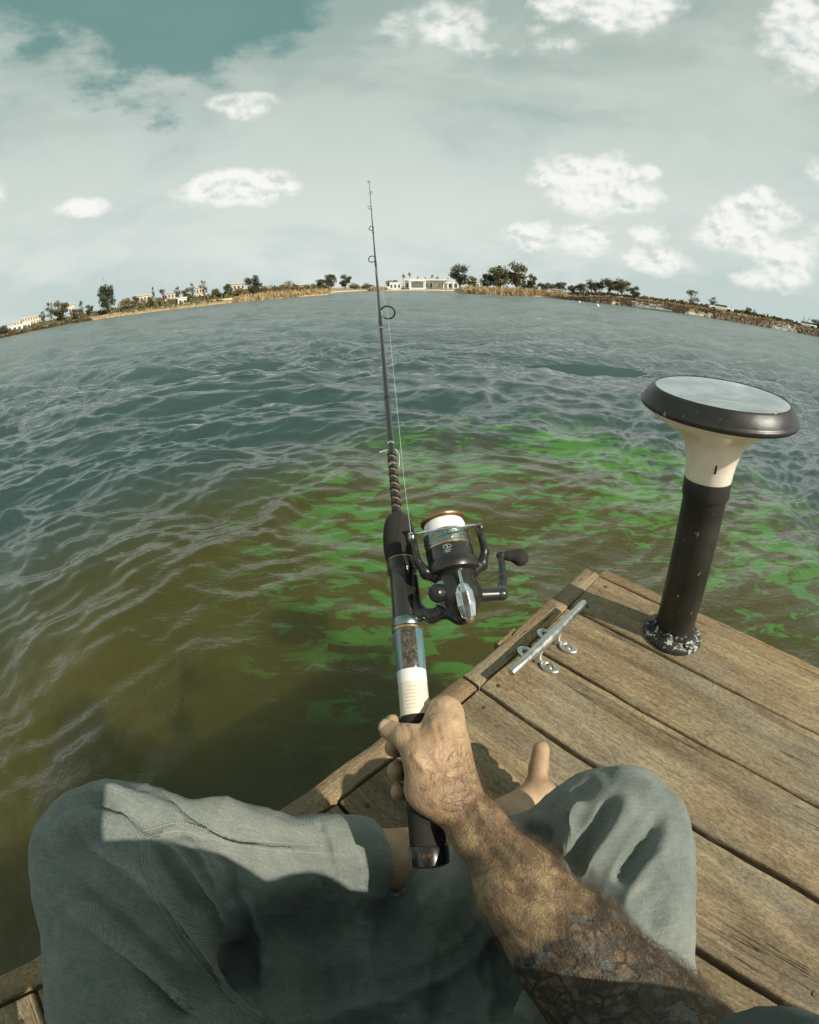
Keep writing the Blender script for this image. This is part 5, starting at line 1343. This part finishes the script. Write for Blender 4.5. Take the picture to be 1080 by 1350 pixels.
T = [
 (8, 424, 15, 'round', 'olive', 9, 'round green tree at the far left end of the shore', GL), (62, 406, 12, 'sparse', 'dark', 12, 'dark narrow tree just right of the beige block at far left', GL),
 (72, 394, 13, 'sparse', 'dark', 16, 'tall thin-leaved tree rising behind the beige block', GL), (85, 392, 19, 'round', 'olive', 11, 'full green round tree right of the beige block', GL),
 (105, 402, 16, 'bush', 'olive', 10, 'low green bush between two left shore trees', GL), (112, 393, 8, 'sparse', 'dark', 13, 'small thin tree above the low green bush', GL), (121, 398, 9, 'round', 'dark', 12, 'small dark tree left of the tallest left shore tree', GL),
 (147, 369, 20, 'round', 'dark', 10, 'tallest tree on the left shore with a pale trunk', GL), (147, 361, 7, 'bare', 'tan', 14, 'bare twiggy treetop behind the tallest left shore tree', GL), (172, 388, 15, 'bush', 'tan', 12, 'tan bush right of the tallest left shore tree', GL), (183, 386, 9, 'round', 'olive', 12, 'small olive tree on the right of the tan bush', GL),
 (192, 390, 9, 'bush', 'tan', 10, 'little tan bush in a row on the left shore', GL), (202, 387, 9, 'bush', 'olive', 11, 'little dark green bush before the pale houses', GL), (207, 375, 6, 'sparse', 'dark', 16, 'thin tall tree left of a wider thin tree', GL), (220, 378, 11, 'sparse', 'dark', 15, 'wide thin-leaved tree above the pale houses', GL), (214, 388, 11, 'bush', 'tan', 11, 'tan scrubby bush under the thin trees', GL),
 (239, 375, 12, 'sparse', 'dark', 13, 'thin dark tree left of a green round tree', GL), (250, 377, 11, 'round', 'olive', 11, 'green round tree midway along the left shore', GL), (257, 370, 8, 'sparse', 'dark', 15, 'slim tall tree behind the green round tree', GL),
 (273, 367, 12, 'sparse', 'olive', 12, 'slender open tree between two pale houses', GL), (289, 377, 13, 'bush', 'olive', 11, 'olive bush left of the dark pointed tree', GL), (303, 371, 10, 'round', 'dark', 11, 'dark pointed tree by a pale house', GL), (319, 378, 16, 'bush', 'tan', 10, 'tan bush left of the big dark tree', GL), (338, 360, 19, 'round', 'dark', 10, 'big dark tree at the right end of the left shore', GL), (353, 372, 7, 'bush', 'tan', 10, 'pale little bush right of the big dark tree', GL),
 (365, 378, 12, 'bush', 'tan', 9, 'tan bush at the start of the reedy point', GM), (383, 365, 20, 'bush', 'tan', 11, 'large brown bush on the reedy point', GM), (402, 375, 14, 'bush', 'tan', 10, 'low tan bush beside the large brown bush', GM), (413, 374, 10, 'bush', 'olive', 13, 'low olive bush on the reedy point', GM), (426, 366, 14, 'round', 'dark', 12, 'leftmost of three dark trees on the reedy point', GM), (438, 359, 14, 'round', 'dark', 14, 'middle of three dark trees on the reedy point', GM), (457, 361, 14, 'round', 'dark', 12, 'rightmost and roundest of three dark trees on the reedy point', GM),
 (470, 370, 13, 'bush', 'tan', 11, 'tan bush left of the rod on the reedy point', GM), (485, 371, 13, 'bush', 'olive', 11, 'olive bush at the tip of the reedy point', GM),
 (519, 368, 17, 'bush', 'olive', 8, 'dark bush at the channel left of the white villa', 'plants round the white villa'),
 (534, 361, 7, 'palm', 'palm', 14, 'leftmost palm behind the white villa', 'plants round the white villa'), (542, 359, 7, 'palm', 'palm', 18, 'second palm from the left behind the white villa', 'plants round the white villa'), (553, 364, 5, 'palm', 'palm', 22, 'small palm over the villa roof', 'plants round the white villa'), (563, 365, 5, 'palm', 'palm', 22, 'smallest palm over the middle of the villa roof', 'plants round the white villa'), (572, 362, 7, 'palm', 'palm', 20, 'taller of two palms over the right end of the villa', 'plants round the white villa'), (579, 364, 8, 'palm', 'palm', 20, 'bushier palm over the right end of the villa', 'plants round the white villa'), (592, 367, 6, 'palm', 'palm', 22, 'short palm just left of the first big shore tree', 'plants round the white villa'),
 (610, 348, 22, 'round', 'dark', 11, 'tall dark tree standing alone on the right point', GR), (625, 364, 13, 'round', 'olive', 10, 'small tree leaning against the tall dark tree', GR), (645, 360, 16, 'round', 'dark', 12, 'dark tree at the left of the big tree pair', GR), (659, 349, 28, 'round', 'olive', 11, 'broad green tree, left one of the big pair', GR), (685, 346, 26, 'round', 'olive', 11, 'broad green tree, right one of the big pair', GR), (703, 362, 12, 'round', 'dark', 12, 'small grey-green tree right of the big pair', GR), (697, 375, 15, 'bush', 'dark', 8, 'dark low bush under the small grey-green tree', GR), (708, 377, 8, 'bush', 'tan', 8, 'dry bush at the right end of the point', GR),
 (720, 373, 14, 'umbrella', 'dark', 9, 'first low spreading tree right of the point', GF), (730, 374, 10, 'umbrella', 'olive', 11, 'small spreading tree in the first row', GF), (741, 372, 14, 'umbrella', 'dark', 9, 'spreading tree at the right end of the first row', GF), (757, 376, 10, 'umbrella', 'dark', 9, 'small spreading tree after the gap', GF), (768, 374, 14, 'umbrella', 'dark', 10, 'grey spreading tree left of the great grove', GF),
 (788, 370, 20, 'umbrella', 'dark', 8, 'leftmost wide tree of the great grove', GF), (803, 366, 22, 'umbrella', 'dark', 9, 'tallest wide tree of the great grove', GF), (821, 370, 21, 'umbrella', 'olive', 8, 'third wide tree of the great grove', GF), (838, 379, 13, 'round', 'dark', 8, 'rounded tree at the right end of the great grove', GF), (848, 392, 5, 'bush', 'olive', 8, 'tiny bush right of the great grove', GF),
 (864, 395, 7, 'bush', 'dark', 9, 'dark little bush above the slipway', GF), (872, 397, 8, 'bush', 'olive', 10, 'brownish bush right of the slipway', GF), (880, 396, 8, 'bare', 'tan', 10, 'twiggy bare bush right of the slipway', GF), (904, 396, 9, 'bare', 'tan', 11, 'bare tree left of the tall ragged tree', GF), (916, 385, 19, 'sparse', 'dark', 9, 'tall ragged tree on the right shore', GF), (929, 407, 8, 'bush', 'olive', 8, 'low bush between two ragged trees', GF), (941, 394, 13, 'sparse', 'dark', 9, 'smaller ragged tree right of the tall one', GF), (948, 408, 6, 'bush', 'dark', 8, 'small dark bush below the smaller ragged tree', GF), (960, 411, 8, 'bush', 'tan', 10, 'dry bush along the right shore', GF), (971, 411, 10, 'umbrella', 'dark', 9, 'flat-topped small tree on the right shore', GF), (988, 408, 8, 'round', 'dark', 9, 'dark upright tree on the right shore', GF), (995, 411, 5, 'sparse', 'dark', 11, 'thin tree beside the dark upright tree', GF), (1005, 417, 8, 'bush', 'dark', 9, 'dark bush before the bare patch', GF), (1014, 421, 9, 'bush', 'tan', 9, 'tan bush on the bare patch', GF), (1025, 421, 11, 'round', 'olive', 9, 'round tree near the right end of the shore', GF), (1036, 424, 12, 'bush', 'tan', 9, 'dry bush right of the round tree', GF), (1051, 427, 8, 'bush', 'dark', 8, 'dark bush left of the white bare tree', GF), (1061, 418, 14, 'bare', 'tan', 10, 'pale bare tree near the right edge', GF), (1075, 424, 15, 'round', 'dark', 8, 'dark tree at the far right edge', GF)]
for a_ in T: tree(*a_)

# ---- buildings
PLAST = simple('cream_plaster', (.66, .56, .43), .85, scale=.6, var=.1); WHITEP = simple('white_plaster', (.80, .79, .75), .8, scale=.6, var=.05); WIN = simple('dark_window_glass', (.08, .10, .10), .15, scale=1)
TEALW = simple('pale_blue_wall', (.48, .56, .55), .7, scale=.6)
def building(name, px0, px1, ytop, off, depth, storeys, wins, mat, label, cat='building', group=None, roofcap=True, basez=None):
    pc_ = (px0 + px1) / 2; az = px_az(pc_); R = float(shoreR(az)) + off; a0, a1 = px_az(px0), px_az(px1); w = R * math.radians(a1 - a0)
    base = float(land_z(np.array(float(off)), np.array(az))) + WATER_Z - .2 if basez is None else basez
    h = H + R * math.tan(px_el(pc_, ytop)) - base; o = empty(name, tuple(polar(az, R + depth / 2, base)), -math.radians(az), label=label, cat=cat, group=group)
    mb = MB(); mb.box((0, 0, h / 2), (w, depth, h)); mb.build('wall', mat, o)
    if roofcap: mb = MB(); mb.box((0, 0, h + .09), (w + .3, depth + .3, .18)); mb.build('roof', mat, o)
    fh = h / storeys
    for s in range(storeys):
        for k in range(wins):
            x = -w / 2 + w * (k + .5) / wins; ww = w / wins * .5; hh = fh * .45; zc = fh * (s + .52)
            mb = MB(); mb.box((x, -depth / 2 - .03, zc + hh / 2 + .05), (ww + .16, .10, .08)); mb.box((x, -depth / 2 - .03, zc - hh / 2 - .05), (ww + .16, .12, .08)); 
            for sg in (-1, 1): mb.box((x + sg * (ww / 2 + .04), -depth / 2 - .03, zc), (.07, .10, hh))
            f = mb.build('window', WHITEP, o); mb = MB(); mb.box((x, -depth / 2 - .005, zc), (ww, .03, hh)); mb.build('pane', WIN, f)
    return o, w, h
GB = 'pale houses behind the left shore'
building('apartment_block', 34, 58, 413.5, 16, 9, 3, 7, PLAST, 'three-storey beige apartment block at the far left of the shore', group=GB)
building('apartment_block', 22, 34, 419, 17, 8, 2, 3, PLAST, 'lower beige wing left of the apartment block', group=GB)
building('low_white_wall_house', 14, 44, 424, 11, 3, 1, 5, WHITEP, 'long low white building in front of the apartment block', group=GB)
building('apartment_block', 95, 103, 398, 20, 7, 1, 2, PLAST, 'small beige house behind the full green tree', group=GB)
building('apartment_block', 184, 202, 387, 20, 8, 2, 4, PLAST, 'pale block behind the row of little bushes', group=GB)
building('apartment_block', 220, 238, 384, 18, 8, 2, 4, PLAST, 'pale two-storey house with white windows', group=GB)
building('apartment_block', 262, 274, 377, 18, 8, 2, 3, PLAST, 'pale house left of the slender open tree', group=GB)
building('apartment_block', 305, 326, 373, 18, 8, 2, 4, PLAST, 'widest cream block left of the big dark tree', group=GB)
building('white_hut', 237, 249, 391, 9.5, 2.5, 1, 2, WHITEP, 'small white hut on the promenade', group=GB)
building('white_hut', 396, 404, 375, 12, 4, 1, 1, PLAST, 'tiny cream hut on the reedy point', group=GB)
# white villa at the end of the channel
def villa():
    zb = WATER_Z + .25
    o, w, h = building('white_villa', 536, 607, 371, 12, 12, 1, 9, WHITEP, 'long white modern villa with flat roof and pillared waterside pavilion', cat='villa', basez=zb)
    mb = MB(); mb.box((-w * .10, -7.0, h + .55), (w * .78, 5.0, .32)); mb.build('roof_slab', WHITEP, o)
    mb = MB(); mb.box((-w * .25, -7.5, .25), (w * .30, 6.5, .9)); mb.build('terrace', WHITEP, o)
    for x in (-.40, -.385, -.135, -.12):
        mb = MB(); mb.box((w * x, -10.2, h * .5 + .4), (.55, .55, h * .95)); mb.build('pillar', WHITEP, o)
    mb = MB(); mb.box((-w * .262, -10.2, h + .25), (w * .31, .7, .65)); mb.build('pavilion_lintel', WHITEP, o)
    mb = MB(); mb.box((-w * .262, -6.6, h * .52), (w * .24, .1, h * .6)); mb.build('glass_front', TEALW, o)
    for x in (.02, .10, .22, .30, .40):
        mb = MB(); mb.box((w * x, -6.6, h * .5), (.5, .5, h)); mb.build('pillar', WHITEP, o)
    mb = MB(); mb.box((w * .07, -6.3, h * .45), (w * .12, .5, h * .75)); mb.build('front_wall', WHITEP, o)
villa()
building('boat_house', 516, 531, 372.5, 4, 6, 1, 3, WHITEP, 'small white boat house left of the villa by the channel', 'house')
building('low_white_pier_wall', 507, 516, 377.5, 1, 4, 1, 1, WHITEP, 'low white quay wall at the channel mouth', 'wall', roofcap=False)
building('white_hut', 626, 634, 372, 18, 5, 1, 2, WHITEP, 'white annex seen between the lone tree and the big pair', 'house')
building('white_hut', 655, 664, 374, 20, 5, 1, 2, WHITEP, 'little white house glimpsed under the broad green tree', 'house')
def parked_car(px, off, label):
    az = px_az(px); R = float(shoreR(az)) + off; o = empty('parked_car', tuple(polar(az, R, float(land_z(np.array(float(off)), np.array(az))) + WATER_Z + .02)), -math.radians(az), label=label, cat='car', group='white cars parked on the far shore')
    mb = MB(); mb.box((0, 0, .55), (4.1, 1.7, .55), bev=.15); mb.box((-.1, 0, .98), (2.4, 1.5, .5), taper=.8); mb.build('car_body', WHITEP, o)
    mb = MB(); mb.box((-.1, 0, 1.0), (2.2, 1.56, .28), taper=.86); mb.build('car_windows', WIN, o)
    for x in (-1.25, 1.25):
        for y in (-.8, .8): mb = MB(); mb.lathe([(.31, -.1), (.31, .1)], 14, frame((0, 1, 0)), c=(x, y, .31)); mb.build('wheel', SATIN, o)
parked_car(736, 6, 'white car parked between the first spreading trees'); parked_car(952, 6, 'white car parked right of the smaller ragged tree'); parked_car(1064, 6, 'white car parked by the pale bare tree')
# two white mooring floats on the water
for px, py, lb in ((766, 400, 'white float bobbing nearer the right shore'), (790, 405, 'white float nearer the dock, right one of two')):
    p = atz(px, py, WATER_Z + .05); o = empty('mooring_float', (p[0], p[1], WATER_Z), 0, label=lb, cat='buoy', group='white mooring floats')
    mb = MB(); mb.lathe([(.0001, -.15), (.14, -.08), (.19, .03), (.16, .15), (.06, .22), (.0001, .23)], 16, caps=False); mb.build('float_ball', WHITEP, o, True)
    mb = MB(); mb.ring((0, 0, .26), (1, 0, 0), .04, .012, 12, 6); mb.build('ring', STEEL, o, True)
